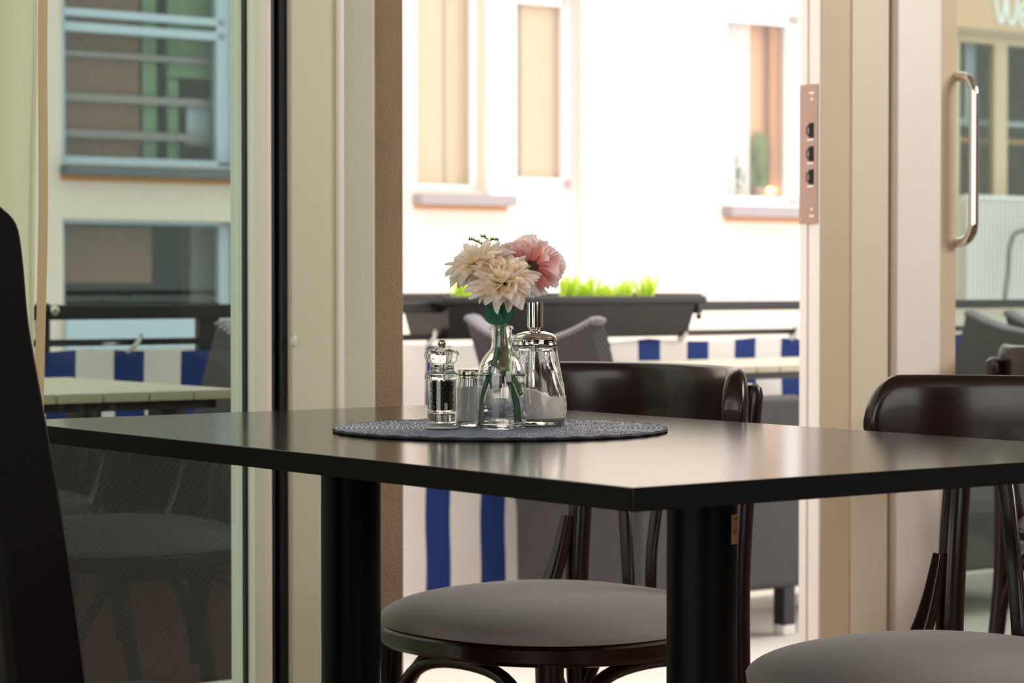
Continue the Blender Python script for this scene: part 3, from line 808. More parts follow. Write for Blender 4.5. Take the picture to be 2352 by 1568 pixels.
# shop front part behind the right glass: tan wall, mullioned windows, white balustrade
obj('tan_wall_panel', bars([P(2180, 2700, -420, 86)], UF - 0.03, UF - 0.001, 0.004), M['tan_wall'], bd, label='tan painted wall above the far right windows')
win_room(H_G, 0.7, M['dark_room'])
f = obj('window_frame', bars([P2(2196, 2600, 88, 112), P2(2282, 2312, 100, 455), P2(2420, 2440, 100, 455), P2(2196, 2203, 88, 455)], ui, ui + 0.05), M['tan'], bd)
obj('pane', bars([P2(2196, 2600, 100, 455)], ui + 0.02, ui + 0.026, 0), M['pane'], f, smooth=False)
obj('curtain', bars([P3(2215, 2238, 100, 290)], ud, ud + 0.02), M['bluewhite'], f, label='blue grey curtain')
obj('shelf', bars([P3(2190, 2500, 280, 292)], ud, ud + 0.1), M['bluewhite'], f)
obj('shelf', bars([P3(2190, 2500, 322, 332)], ud, ud + 0.1), M['orange_brown'], f)
bl = []
for k in range(46):
    px = 2194 + k * 9
    bl.append(P(px, px + 3.2, 462, 690))
obj('balustrade', join(bars(bl, UF - 0.10, UF - 0.085, 0), bars([P(2188, 2620, 455, 463), P(2188, 2620, 690, 700)], UF - 0.11, UF - 0.075, 0.002)), M['white'], bd, smooth=False)
# sign lettering "We"
zt_, zb_ = zat(2310, 0, UF), zat(2310, 58, UF)
vx = lambda px: vat(px, UF - 0.04)
zz = lambda py, px=2315: zat(px, py, UF - 0.04)
_vx = vx; vx = lambda px: _vx(px - 9)
sg = thing('wall_sign', 'white painted lettering We on the tan wall at top right', 'sign', uv(UF - 0.035, vx(2318), zz(60)))
def stroke(pts, w):
    path = smooth_path([uv(UF - 0.036, vx(a), zz(b_)) for a, b_ in pts], 6)
    return local(tube(path, w, 10), sg)
obj('letter', stroke([(2289, -42), (2292, -8), (2297, 30), (2302, 52), (2308, 48), (2313, 22), (2316, -8), (2318, 2), (2320, 26), (2325, 52), (2331, 54), (2337, 42), (2341, 14), (2343, -14), (2342, -30)], 0.012), M['sign_white'], sg)
obj('letter', stroke([(2351, 34), (2360, 30), (2368, 20), (2366, 6), (2358, 4), (2351, 16), (2349, 34), (2352, 52), (2361, 60), (2374, 54)], 0.011), M['sign_white'], sg)
# bent metal hoop of a chair on the balcony opposite
hp_ = smooth_path([uv(UF - 0.2, vat(a, UF - 0.2), zat(a, b_, UF - 0.2)) for a, b_ in ((2308, 690), (2314, 620), (2320, 560), (2334, 534), (2370, 528), (2410, 534), (2424, 560), (2430, 690))], 6)
hz0 = min(p.z for p in hp_)
tag(obj('bent_metal_hoop', move(tube(hp_, 0.012, 8), -uv(UF - 0.2, vat(2370, UF - 0.2), hz0)), M['grey_leg'], loc=uv(UF - 0.2, vat(2370, UF - 0.2), hz0)), 'thin bent grey metal hoop beyond the right door glass', 'chair frame')

# ================================================================ CURTAIN at the left edge
cu = 1.50
ct = thing('curtain_panel', 'sheer cream curtain hanging at the left edge of the window', 'curtain', uv(cu, vat(20, cu), 0.02))
L = lambda g: local(g, ct)
def edge_v(z):   # the free edge leans slightly
    px = 100 - (1.42 - z) * 22
    return vat(px, cu)
def cfn(s, t):
    z = 0.03 + t * 2.27
    v1 = edge_v(z) - 0.013
    v0 = v1 - 0.55
    return uv(cu + 0.022 * math.sin(s * 36 + 0.6 * math.sin(z * 2.0)) + 0.006 * math.sin(s * 90), v0 + (v1 - v0) * s, z)
obj('cloth', L(grid(cfn, 140, 30)), M['curtain'], ct, fix=False)
def hfn(s, t):
    z = 0.03 + t * 2.27
    v1 = edge_v(z)
    return uv(cu + 0.022 * math.sin(36 + 0.6 * math.sin(z * 2.0)) - 0.003 + 0.004 * math.sin(z * 11), v1 - 0.014 + 0.014 * s, z)
obj('hem', L(grid(hfn, 4, 30)), M['curtain_hem'], ct, fix=False, label='tan hem')
obj('curtain_rod', L(tube([uv(cu, -1.5, 2.31), uv(cu, 0.35, 2.31)], 0.012)), M['steel'], ct)

# ================================================================ DINING TABLE
TT = 0.75
tb = thing('cafe_table', 'long rectangular black table with two thick round legs', 'table', uv(0.6, 0.35, 0))
L = lambda g: local(g, tb)
obj('tabletop', L(ubox(0, 1.205, 0, 0.705, TT - 0.0205, TT, 0.0009, 2)), M['laminate'], tb)
obj('edge_band', L(join(ubox(-0.0012, 0.0, 0.001, 0.704, TT - 0.0203, TT - 0.0012), ubox(1.205, 1.2062, 0.001, 0.704, TT - 0.0203, TT - 0.0012),
    ubox(0.001, 1.204, -0.0012, 0.0, TT - 0.0203, TT - 0.0012), ubox(0.001, 1.204, 0.705, 0.7062, TT - 0.0203, TT - 0.0012))), M['edge'], tb, smooth=False)
for (a, b_, r_) in ((0.295, 0.335, 0.0355), (0.955, 0.345, 0.0365)):
    c = uv(a, b_, 0) - Vector(tb.location)
    lg = obj('table_leg', join(move(lathe([(0, 0.012), (r_, 0.012), (r_, TT - 0.03), (0, TT - 0.03)], 64), c),
         move(lathe([(0, TT - 0.03), (0.075, TT - 0.03), (0.075, TT - 0.0206), (0, TT - 0.0206)], 40), c)), M['leg_black'], tb)
    obj('foot_plate', move(lathe([(0, 0), (0.20, 0), (0.20, 0.008), (0.06, 0.014), (0, 0.014)], 48), c), M['leg_black'], lg)
    if a < 0.5:
        # paper label wrapping round the right of the leg
        Y = (uv(a, b_, 0)).y - r_
        z1, z0 = at_Y(1690, 1178, Y + 0.03).z, at_Y(1690, 1246, Y + 0.03).z
        base_a = math.atan2(-c.y - tb.location.y, -c.x - tb.location.x)
        a0, a1 = base_a + R(54), base_a + R(108)
        def lab(s, t, rr=r_ + 0.0006): 
            q = a0 + (a1 - a0) * s
            return Vector((c.x + rr * math.cos(q), c.y + rr * math.sin(q), z0 + (z1 - z0) * t))
        lb = obj('paper_label', grid(lab, 10, 2), M['paper'], lg, fix=False, label='tan paper label on the right table leg')
        gs = []
        for zr, n_ in ((0.82, 3), (0.44, 3), (0.36, 2)):
            for k in range(n_):
                s0 = 0.10 + k * 0.10
                for w in range(2):
                    sa = s0 + w * 0.04
                    gs.append(grid(lambda s, t, sa=sa, zr=zr: lab(sa + 0.025 * s, zr - 0.03 + 0.06 * t + 0.02 * (w % 2), r_ + 0.0009), 1, 1))
        obj('printed_text', join(*gs), M['ink'], lb, fix=False, smooth=False)

# ================================================================ PLACEMAT
MC = Vector((-0.0134, 2.749, TT))
pm = thing('woven_placemat', 'round dark blue woven placemat lying on the black table', 'placemat', MC)
obj('mat_core', lathe([(0, 0.0), (0.187, 0.0), (0.189, 0.0012), (0.187, 0.0024), (0, 0.0024)], 120), M['mat_base'], pm)
rng = np.random.default_rng(3)
V, Fc = [], []
ring_w = 0.0058
el = [(-1, 0, 0)]
for sx, rad in ((-0.6, 0.8), (0.0, 1.0), (0.6, 0.8)):
    for k in range(5):
        a = math.pi * k / 4
        el.append((sx, rad * math.cos(a), rad * math.sin(a)))
el.append((1, 0, 0))
el = np.array(el)
elf = []
for r_i in range(2):
    for k in range(4):
        a = 1 + r_i * 5 + k; elf.append((a, a + 1, a + 6, a + 5))
for k in range(4):
    elf.append((0, 2 + k, 1 + k)); elf.append((16, 11 + k, 12 + k))
Vs = []; cnt = 0
rr = 0.006
while rr < 0.1865:
    n_ = max(6, int(2 * math.pi * rr / 0.0062))
    for side in (-1, 1):
        for k in range(n_):
            th = 2 * math.pi * (k + rng.uniform(-0.06, 0.06)) / n_
            tang = side * R(36)
            L_, w_, h_ = 0.0044, 0.0017, 0.0019 * rng.uniform(0.85, 1.15)
            p = el * np.array([L_, w_, h_])
            c_, s_ = math.cos(tang), math.sin(tang)
            x = p[:, 0] * c_ - p[:, 1] * s_; y = p[:, 0] * s_ + p[:, 1] * c_ + side * ring_w * 0.25
            z = p[:, 2] + 0.0022 + 0.0006 * p[:, 0] / L_
            rad = rr + y; ang_ = th + x / rr
            Vs.append(np.stack([rad * np.cos(ang_), rad * np.sin(ang_), z], 1))
            Fc.extend([tuple(i + cnt for i in f) for f in elf]); cnt += 17
    rr += ring_w
strands = (np.concatenate(Vs).tolist(), Fc)
obj('woven_braid', strands, M['mat_strand'], pm, fix=False)
def rimpt(k): 
    a = 2 * math.pi * k / 240
    return Vector((0.1885 * math.cos(a), 0.1885 * math.sin(a), 0.0022 + 0.0004 * math.sin(k * 0.9)))
obj('outer_braid', tube([rimpt(k) for k in range(240)], 0.0021, 8, closed=True), M['mat_base'], pm)
MT = TT + 0.0044   # top of the mat

# ================================================================ THINGS ON THE MAT
def z_at(py, Y): return at_Y(1176, py, Y).z
# --- vase
VY = 2.722
vc = at_Y(1152, 984, VY); vc.z = MT
vs = thing('bottle_vase', 'clear glass bottle vase half full of water holding the flowers', 'vase', vc)
vz = lambda py: z_at(py, VY) - MT
k_ = VY / FPX
outer = [(0.0, 0.0), (0.022, 0.0), (0.0262, 0.0012), (0.0277, 0.004), (0.0277, vz(872)), (0.0272, vz(856)), (0.0255, vz(840)), (0.0222, vz(824)), (0.0175, vz(811)), (0.0135, vz(803)), (0.0118, vz(794)), (0.0113, vz(780)), (0.0113, vz(762)),
         (0.0118, vz(758)), (0.0134, vz(756.5)), (0.0138, vz(752.5)), (0.0132, vz(749)), (0.0112, vz(748))]
inner = [(0.0098, vz(749)), (0.0093, vz(760)), (0.0093, vz(782)), (0.0099, vz(796)), (0.0118, vz(805.5)), (0.0160, vz(814)), (0.0205, vz(826.5)), (0.0236, vz(841)), (0.0252, vz(857)), (0.0257, vz(872)), (0.0257, 0.009), (0.023, 0.0065), (0.012, 0.0055), (0.0, 0.0055)]
obj('glass_bottle', lathe(outer + inner, 72), M['glass'], vs, angle=60)
WL = vz(862)
rw = 0.0001
obj('water', lathe([(0, 0.0055 - rw), (0.012, 0.0055 - rw), (0.023, 0.0065 - rw), (0.0257 + rw, 0.009), (0.0257 + rw, vz(872)), (0.0254 + rw, WL + 0.0012), (0.0240, WL), (0, WL)], 72), M['water'], vs, angle=60)

# --- flowers
def V3(px, py, Y): return at_Y(px, py, Y)
def petal(Ln, Wd, cup, curl, tip=0.25, nu=11, nv=6, wav=0.0, ph=0.0):
    """petal along +x, width in y, z up"""
    def fn(s, t):
        s = 1 - (1 - s) ** 1.4
        w = Wd * max(0.25 * (1 - s) ** 0.5, 1.02 * max(0.0, math.sin(math.pi * s ** 1.25)) ** 0.62) + 0.0002
        y = (t - 0.5) * w
        z = cup * ((t - 0.5) * 2) ** 2 * w + curl * s * s * Ln + wav * math.sin(t * 12 + ph) * s
        return Vector((s * Ln * (1 - 0.25 * abs(curl) * s), y, z))
    return grid(fn, nu, nv)
def orient(g, az, elev, base=(0, 0, 0), roll=0.0):
    m = Matrix.Rotation(az, 3, 'Z') @ Matrix.Rotation(-elev, 3, 'Y') @ Matrix.Rotation(roll, 3, 'X')
    b0 = Vector(base)
    return xf(g, lambda v: m @ v + b0)
def mum(seed, layers):
    rnd = random.Random(seed); gs = []
    for (n_, Ln, Wd, el_, curl, r0, z0) in layers:
        off = rnd.random() * 6.28
        for k in range(n_):
            az = off + 2 * math.pi * k / n_ + rnd.uniform(-0.14, 0.14)
            l = Ln * rnd.uniform(0.82, 1.1); e = R(el_ + rnd.uniform(-11, 11))
            gs.append(orient(petal(l, Wd * rnd.uniform(0.85, 1.15), rnd.uniform(0.2, 0.5), curl * rnd.uniform(0.5, 1.5)), az, e,
                             (r0 * math.cos(az), r0 * math.sin(az), z0), rnd.uniform(-0.3, 0.3)))
    return join(*gs)
def head_rot(axis):
    return Vector(axis).normalized().to_track_quat('Z', 'Y').to_euler()
MUM = [(15, 0.041, 0.0150, -8, -0.10, 0.003, 0.0), (17, 0.040, 0.0140, 4, -0.02, 0.003, 0.001), (17, 0.037, 0.0130, 15, 0.08, 0.003, 0.0015), (17, 0.033, 0.0118, 27, 0.16, 0.003, 0.002),
       (17, 0.027, 0.0100, 40, 0.26, 0.003, 0.003), (16, 0.021, 0.0085, 54, 0.36, 0.0025, 0.004), (14, 0.015, 0.0068, 66, 0.4, 0.002, 0.005), (12, 0.010, 0.0050, 78, 0.35, 0.001, 0.005)]
def flower(name, label, center, axis, layers, seed, m, stem_pts, r_stem, stem_m=None, calyx=True, droop=None, group='cut flowers in the bottle vase'):
    base = V3(*stem_pts[-1])
    t = thing(name, label, 'flower', base, 0, group)
    h = obj('petals', mum(seed, layers) if callable(layers) is False else layers(), m, t, fix=False, loc=Vector(center) - base)
    h.rotation_euler = head_rot(axis)
    if droop: 
        pass
    path = smooth_path([Vector(center) - base - Vector(axis).normalized() * 0.004] + [V3(*p) - base for p in stem_pts], 6)
    obj('stem', tube(path, r_stem, 12), stem_m or M['stem'], t)
    if calyx:
        g = lathe([(0, -0.011), (0.0035, -0.010), (0.0058, -0.004), (0.0068, 0.0015), (0.003, 0.004), (0, 0.004)], 16)
        c = obj('calyx', g, M['calyx'], t, loc=Vector(center) - base); c.rotation_euler = h.rotation_euler
    return t, h
c1 = V3(1157, 650, 2.700)
f1, h1 = flower('chrysanthemum', 'cream chrysanthemum facing forward, lowest bloom with yellow green heart', c1, (-0.03, -0.52, 0.85), MUM, 11, M['white_petal'],
    [(1160, 700, 2.715), (1158, 748, 2.722), (1163, 800, 2.722), (1166, 850, 2.718), (1182, 880, 2.712), (1196, 905, 2.706)], [0.0019, 0.0021, 0.0024, 0.0034])
# drooping outer petals below the front bloom
gs = []
rnd = random.Random(5)
for az, l, e in ((-1.2, 0.034, -62), (-2.05, 0.036, -60), (-0.35, 0.03, -35), (-2.7, 0.034, -28)):
    g = orient(petal(l, 0.011, 0.3, -0.25), az, R(e), (0.006 * math.cos(az), 0.006 * math.sin(az), -0.001))
    gs.append(g)
obj('drooping_petals', join(*gs), M['white_petal'], f1, fix=False, loc=h1.location)
c2 = V3(1100, 609, 2.722)
MUM2 = [(15, 0.040, 0.0140, -10, -0.12, 0.003, 0.0), (16, 0.041, 0.0135, -3, -0.08, 0.003, 0.0005), (16, 0.038, 0.0125, 4, 0.0, 0.003, 0.001), (16, 0.034, 0.012, 12, 0.06, 0.003, 0.002), (15, 0.028, 0.0105, 28, 0.14, 0.003, 0.003), (14, 0.021, 0.008, 42, 0.2, 0.002, 0.004), (10, 0.013, 0.006, 58, 0.25, 0.001, 0.004)]
f2, h2 = flower('chrysanthemum', 'white chrysanthemum at upper left, seen from its side', c2, (-0.36, 0.14, 0.92), MUM2, 23, M['white_petal'],
    [(1107, 640, 2.722), (1128, 690, 2.724), (1140, 748, 2.728), (1142, 800, 2.724), (1128, 860, 2.716), (1112, 920, 2.716), (1107, 974, 2.716)], [0.0018, 0.0018, 0.0021, 0.003, 0.0024, 0.0022], M['stem_dark'])
def carnation():
    rnd = random.Random(31); gs = []
    for (n_, Ln, el_, r0) in ((10, 0.032, -2, 0.005), (11, 0.033, 12, 0.004), (11, 0.032, 26, 0.004), (11, 0.030, 42, 0.003), (10, 0.029, 58, 0.003), (8, 0.026, 74, 0.002)):
        off = rnd.random() * 6
        for k in range(n_):
            az = off + 2 * math.pi * k / n_ + rnd.uniform(-.2, .2); l = Ln * rnd.uniform(0.85, 1.06)
            ph = rnd.uniform(0, 6); wv = rnd.uniform(0.0016, 0.0032); fr = rnd.uniform(4, 9)
            def fn(s, t, l=l, ph=ph, wv=wv, fr=fr):
                a = (t - 0.5) * (0.30 + 0.75 * s)
                rr_ = s * l * (1 - 0.10 * (2 * t - 1) ** 2 * s + (0.06 * abs(math.sin(t * 30 + ph)) - 0.03 if s > 0.88 else 0))
                z = wv * s * s * math.sin(t * fr + ph) * 1.6 + 0.0014 * s ** 6 * math.sin(t * 34 + ph * 3) + (0.10 * s ** 3) * l * math.sin(t * 5 + ph * 2)
                return Vector((rr_ * math.cos(a), rr_ * math.sin(a), z))
            gs.append(orient(grid(fn, 9, 26), az, R(el_ + rnd.uniform(-8, 8)), (r0 * math.cos(az), r0 * math.sin(az), 0), rnd.uniform(-.25, .25)))
    return join(*gs)
c3 = V3(1222, 612, 2.742)
f3, h3 = flower('carnation', 'pink ruffled carnation at upper right, dark green calyx towards the viewer', c3, (0.30, 0.74, 0.46), carnation, 3, M['pink_petal'],
    [(1200, 650, 2.74), (1180, 690, 2.732), (1160, 748, 2.724), (1154, 800, 2.722), (1162, 860, 2.724), (1174, 920, 2.730), (1177, 970, 2.732)], [0.0022, 0.002, 0.002, 0.0024, 0.0026, 0.0028], M['stem_dark'], calyx=False)
cal = obj('calyx', lathe([(0, -0.018), (0.0042, -0.017), (0.0068, -0.011), (0.0078, -0.004), (0.0072, 0.003), (0.0, 0.006)], 24), M['calyx'], f3, loc=h3.location)
cal.rotation_euler = h3.rotation_euler
c4 = V3(1174, 600, 2.757)
f4, h4 = flower('carnation', 'coral pink carnation half hidden between the white and pink blooms', c4, (-0.30, 0.5, 0.75), carnation, 3, M['pink_petal'],
    [(1170, 650, 2.745), (1158, 700, 2.732), (1150, 748, 2.726), (1148, 790, 2.724), (1150, 840, 2.724)], 0.0018, M['stem_dark'])
h4.scale = (0.72, 0.72, 0.72)
# leaves at the neck
def leaf_fn(Ln, Wd, bend):
    def fn(s, t):
        w = Wd * math.sin(math.pi * min(1, s * 0.96 + 0.04)) ** 0.8 * (1 + 0.05 * math.sin(s * 60))
        y = (t - 0.5) * w
        return Vector((s * Ln, y, abs(t - 0.5) * w * 0.35 + bend * s * s * Ln))
    return grid(fn, 24, 6)
lf = thing('leaf_sprig', 'dark green serrated leaves rising from the vase neck', 'leaves', V3(1152, 800, 2.712))
bs = Vector(lf.location)
for (a, b_, c_, d, w) in (((1156, 742, 2.712), (1130, 683, 2.700), 0.027, 0.3, 0.0), ((1150, 745, 2.706), (1118, 700, 2.690), 0.020, -0.5, 0.0), ((1160, 742, 2.712), (1168, 690, 2.705), 0.015, 0.5, 0.0), ((1152, 744, 2.708), (1150, 682, 2.70), 0.024, 0.1, 0.0)):
    p0, p1 = V3(*a), V3(*b_)
    d_ = p1 - p0
    X = d_.normalized(); Z = Vector((d, -1, 0.2)); Yv = Z.cross(X).normalized(); Z = X.cross(Yv)
    mtx = Matrix((X, Yv, Z)).transposed()
    obj('leaf', xf(leaf_fn(d_.length, c_, 0.12), lambda v: mtx @ v + p0 - bs), M['leaf'], lf, fix=False)
obj('stem', local(tube(smooth_path([V3(1152, 800, 2.712), V3(1153, 770, 2.712), V3(1154, 742, 2.710)]), 0.0014, 8), lf), M['stem_dark'], lf)
tw = thing('brown_twig', 'thin brown twig dangling into the vase water', 'twig', V3(1156, 880, 2.714))
obj('bark', local(tube(smooth_path([V3(1152, 742, 2.714), V3(1154, 780, 2.712), V3(1158, 820, 2.712), V3(1154, 850, 2.712), V3(1156, 880, 2.714)], 5), [0.0014, 0.0019, 0.0018, 0.0013, 0.0012], 8), tw), M['twig'], tw)
# fine fern tips above the flowers
for lbl, pts in (('fine green fern tip left above the white bloom', [(1112, 563), (1099, 556), (1088, 551), (1076, 550)]),
                 ('fine green fern tip above the middle of the blooms', [(1143, 552), (1132, 549), (1124, 553), (1112, 544), (1106, 543)])):
    base = V3(*pts[0], 2.735)
    sp_ = thing('fern_sprig', lbl, 'fern', base)
    path = smooth_path([V3(a, b_, 2.735) - base for a, b_ in pts] , 8)
    low = [V3(1150, 620, 2.745) - base, V3((pts[0][0] + 1150) / 2, 590, 2.74) - base]
    obj('stem', tube(smooth_path([*low, *path[::4]], 4), 0.0006, 6), M['sprig'], sp_)
    gs = []
    rnd = random.Random(len(lbl))
    for p in path:
        for k in range(4):
            gs.append(leafquad(p, (rnd.uniform(-.0025, .0025), rnd.uniform(-.002, .002), rnd.uniform(-.0022, .0026)), 0.0005))
    obj('needles', join(*gs), M['sprig'], sp_, fix=False)

# --- pepper mill
PY = 2.716
pc = at_Y(1015, 984, PY); pc.z = MT
pmil = thing('pepper_mill', 'clear acrylic pepper mill filled with black peppercorns', 'pepper mill', pc)
q = lambda py: z_at(py, PY) - MT
obj('base_ring', lathe([(0, 0), (0.0185, 0), (0.0192, 0.001), (0.0192, q(977)), (0.0180, q(972)), (0.0166, q(970)), (0, q(970))], 56), M['acrylic'], pmil, angle=50)
obj('base_insert', lathe([(0, 0.0012), (0.0165, 0.0012), (0.0165, q(979)), (0, q(979))], 40), M['salt'], pmil)
obj('body', lathe([(0, q(969.6)), (0.0163, q(969.6)), (0.0163, q(871)), (0.0140, q(871)), (0.0140, q(944)), (0, q(944))], 56), M['acrylic'], pmil, angle=50)
obj('grinder', lathe([(0, q(967)), (0.0100, q(967)), (0.0104, q(952)), (0.0092, q(949.5)), (0, q(949.5))], 32), M['steel'], pmil)
obj('collar', lathe([(0.0141, q(871)), (0.0188, q(870.5)), (0.0195, q(868)), (0.0195, q(860)), (0.0180, q(856)), (0.0150, q(852)), (0.0138, q(847)), (0.0136, q(836)), (0.0140, q(833.5)), (0, q(833.5)), (0, q(851)), (0.0110, q(852)), (0.0125, q(860))], 56, closed=False), M['acrylic'], pmil, angle=50)
hp2 = [(0, q(833)), (0.0140, q(833)), (0.0168, q(829)), (0.0190, q(821)), (0.0194, q(815)), (0.0184, q(808)), (0.0150, q(802)), (0.0100, q(798.5)), (0.0055, q(797)), (0, q(796.5))]
def flute(g, n_, amp):
    return xf(g, lambda v: v * (1 + amp * math.cos(n_ * math.atan2(v.y, v.x))) if True else v)
hd = lathe(hp2, 72)
hd = ([(x * (1 + 0.025 * math.cos(10 * math.atan2(y, x))), y * (1 + 0.025 * math.cos(10 * math.atan2(y, x))), z) for x, y, z in hd[0]], hd[1])
obj('turning_head', hd, M['acrylic'], pmil, angle=60)
obj('spindle', tube([Vector((0, 0, q(862))), Vector((0, 0, q(836)))], 0.0019, 16), M['steel'], pmil)
obj('top_knob', join(lathe([(0, q(799)), (0.0042, q(798.5)), (0.0046, q(796)), (0.0036, q(794)), (0, q(794))], 24), sphere((0, 0, q(788)), 0.0047, 20, 14)), M['steel'], pmil, label='bright metal ball knob')
rnd = random.Random(2); gs = []; pts = []
tries = 0
zlo, zhi = q(943), q(877)
while len(pts) < 330 and tries < 14000:
    tries += 1
    a = rnd.uniform(0, 6.283); r_ = 0.0117 * math.sqrt(rnd.uniform(0.25, 1)); z = rnd.uniform(zlo + 0.002, zhi)
    p = Vector((r_ * math.cos(a), r_ * math.sin(a), z))
    if all((p - o_).length > 0.0030 for o_ in pts):
        pts.append(p); gs.append(sphere(p, rnd.uniform(0.0017, 0.0021), 8, 6))
obj('peppercorns', join(*gs, lathe([(0, zlo + 0.001), (0.0095, zlo + 0.001), (0.0095, zhi - 0.001), (0, zhi - 0.001)], 20)), M['pepper'], pmil, kind='stuff')

# --- salt shaker
SY = 2.772
s_c = at_Y(1084, 984, SY); s_c.z = MT
sh = thing('salt_shaker', 'small faceted glass salt shaker with a steel lid', 'salt shaker', s_c)
q = lambda py: z_at(py, SY) - MT
def facet(prof, n_, amp, segs=96, twist=0.0):
    g = lathe(prof, segs)
    out = []
    for x, y, z in g[0]:
        r_ = math.hypot(x, y)
        if r_ < 1e-6: out.append((x, y, z)); continue
        a = math.atan2(y, x) + twist * z
        k = 1 + amp * abs(math.cos(n_ * a / 2)) - amp * 0.5
        out.append((x * k, y * k, z))
    return out, g[1]
obj('glass_body', facet([(0, 0), (0.0155, 0), (0.0170, 0.002), (0.0170, q(893)), (0.0158, q(876)), (0.0150, q(868)), (0.0150, q(862)), (0.0126, q(862)), (0.0128, q(876)), (0.0142, q(892)), (0.0142, 0.006), (0.0120, 0.005), (0, 0.005)], 10, 0.03), M['glass'], sh, angle=50)
obj('salt', facet([(0, 0.00495), (0.0120, 0.00495), (0.0143, 0.006), (0.0143, q(890)), (0.006, q(888)), (0, q(889))], 10, 0.03), M['salt'], sh)
obj('shaker_lid', lathe([(0.0145, q(868)), (0.0166, q(868)), (0.0168, q(864)), (0.0162, q(862)), (0.0168, q(860)), (0.0168, q(852)), (0.0155, q(847.5)), (0.010, q(845)), (0, q(844.5)), (0, q(846)), (0.0145, q(850))], 48), M['steel'], sh)

# --- sugar pourer
GY = 2.792
g_c = at_Y(1229, 980, GY); g_c.z = MT
sg_ = thing('sugar_pourer', 'fluted glass sugar pourer with chrome lid and tall spout', 'sugar dispenser', g_c)
q = lambda py: z_at(py, GY) - MT
def twisted(prof, amp0, n_=16, segs=128, tw=18.0, zt=None):
    g = lathe(prof, segs); out = []
    for x, y, z in g[0]:
        r_ = math.hypot(x, y)
        if r_ < 1e-6: out.append((x, y, z)); continue
        a = math.atan2(y, x)
        w = max(0.0, min(1.0, (z - 0.006) / 0.01)) * max(0.0, min(1.0, (zt - z) / 0.006))
        k = 1 + amp0 * w * (math.cos(n_ * (a + tw * z)) ** 2 - 0.5)
        out.append((x * k, y * k, z))
    return out, g[1]
og = [(0, 0), (0.0305, 0), (0.0335, 0.002), (0.0352, 0.008), (0.0366, 0.017), (0.0366, 0.024), (0.0355, 0.034), (0.0334, 0.046), (0.0308, 0.058), (0.0282, 0.070), (0.0262, 0.081), (0.0250, 0.090), (0.0246, q(806)), (0.0240, q(801)), (0.0228, q(797))]
ig = [(0.0205, q(797)), (0.0215, q(805)), (0.0224, 0.088), (0.0238, 0.079), (0.0258, 0.068), (0.0284, 0.056), (0.0310, 0.044), (0.0331, 0.033), (0.0341, 0.024), (0.0341, 0.016), (0.0325, 0.009), (0.028, 0.0065), (0, 0.006)]
obj('fluted_glass', (lambda a: a)(twisted(og + ig, 0.03, 9, 144, 10.0, q(806))), M['glass'], sg_, angle=70)
def sug(s, t):
    a = 2 * math.pi * t; r_ = s
    return r_, a
prof_r = [(0.0, 0.0059), (0.0281, 0.0064), (0.0326, 0.009), (0.0342, 0.016), (0.0342, 0.024), (0.0332, 0.033)]
V, Fc = [], []
segs = 144
for r_, z in prof_r[1:]:
    V += [(r_ * math.cos(2 * math.pi * k / segs), r_ * math.sin(2 * math.pi * k / segs), z) for k in range(segs)]
nr = len(prof_r) - 1
zl, zr_ = q(893), q(921)
def ztop(x): return zl + (zr_ - zl) * max(0, min(1, (x + 0.006) / 0.036)) ** 1.2
for f_ in (1.0, 0.8, 0.55, 0.3, 0.12):
    for k in range(segs):
        a = 2 * math.pi * k / segs
        z_ = ztop(0.031 * math.cos(a)); rg = float(np.interp(z_, [0.033, 0.044, 0.056, 0.068], [0.0332, 0.0311, 0.0285, 0.0259]))
        x0 = rg * f_ * math.cos(a); y0 = rg * f_ * math.sin(a)
        V.append((x0, y0, ztop(x0) + 0.0006 * math.sin(x0 * 700) * math.cos(y0 * 600)))
tot = nr + 5
for i in range(tot - 1):
    for k in range(segs):
        k2 = (k + 1) % segs
        Fc.append((i * segs + k, i * segs + k2, (i + 1) * segs + k2, (i + 1) * segs + k))
Fc.append(tuple(range(segs - 1, -1, -1))); Fc.append(tuple((tot - 1) * segs + k for k in range(segs)))
def tw_(v):
    a = math.atan2(v[1], v[0]); w = max(0.0, min(1.0, (v[2] - 0.006) / 0.01))
    k = 1 + 0.03 * w * (math.cos(9 * (a + 10.0 * v[2])) ** 2 - 0.5)
    return (v[0] * k, v[1] * k, v[2])
obj('sugar', ([tw_(v) for v in V], Fc), M['sugar'], sg_)
obj('lid', lathe([(0.0212, q(793)), (0.0242, q(793)), (0.0247, q(791)), (0.0242, q(788)), (0.0240, q(784)), (0.0250, q(783)), (0.0252, q(779)), (0.0246, q(777.5)), (0.0250, q(776)), (0.0240, q(772)), (0.0200, q(766)), (0.0140, q(762)), (0.0100, q(760.5)), (0.0, q(760)), (0, q(763)), (0.018, q(769)), (0.0212, q(778))], 72), M['chrome'], sg_)
# spout: tube with slanted mouth, tapering at the foot
sp = lathe([(0.0050, q(763)), (0.0058, q(758)), (0.0090, q(751)), (0.0091, q(700)), (0.0091, q(694)), (0.0083, q(694)), (0.0083, q(752)), (0.0045, q(763))], 40)
sp = ([(x, y, z + (0.06 * (x * 0.9) if z > q(697) else 0)) for x, y, z in sp[0]], sp[1])
obj('spout', sp, M['chrome'], sg_)
obj('inner_tube', lathe([(0.0075, q(790)), (0.0078, q(790)), (0.0078, q(888)), (0.0070, q(888)), (0.0070, q(790))], 32), M['chrome'], sg_)

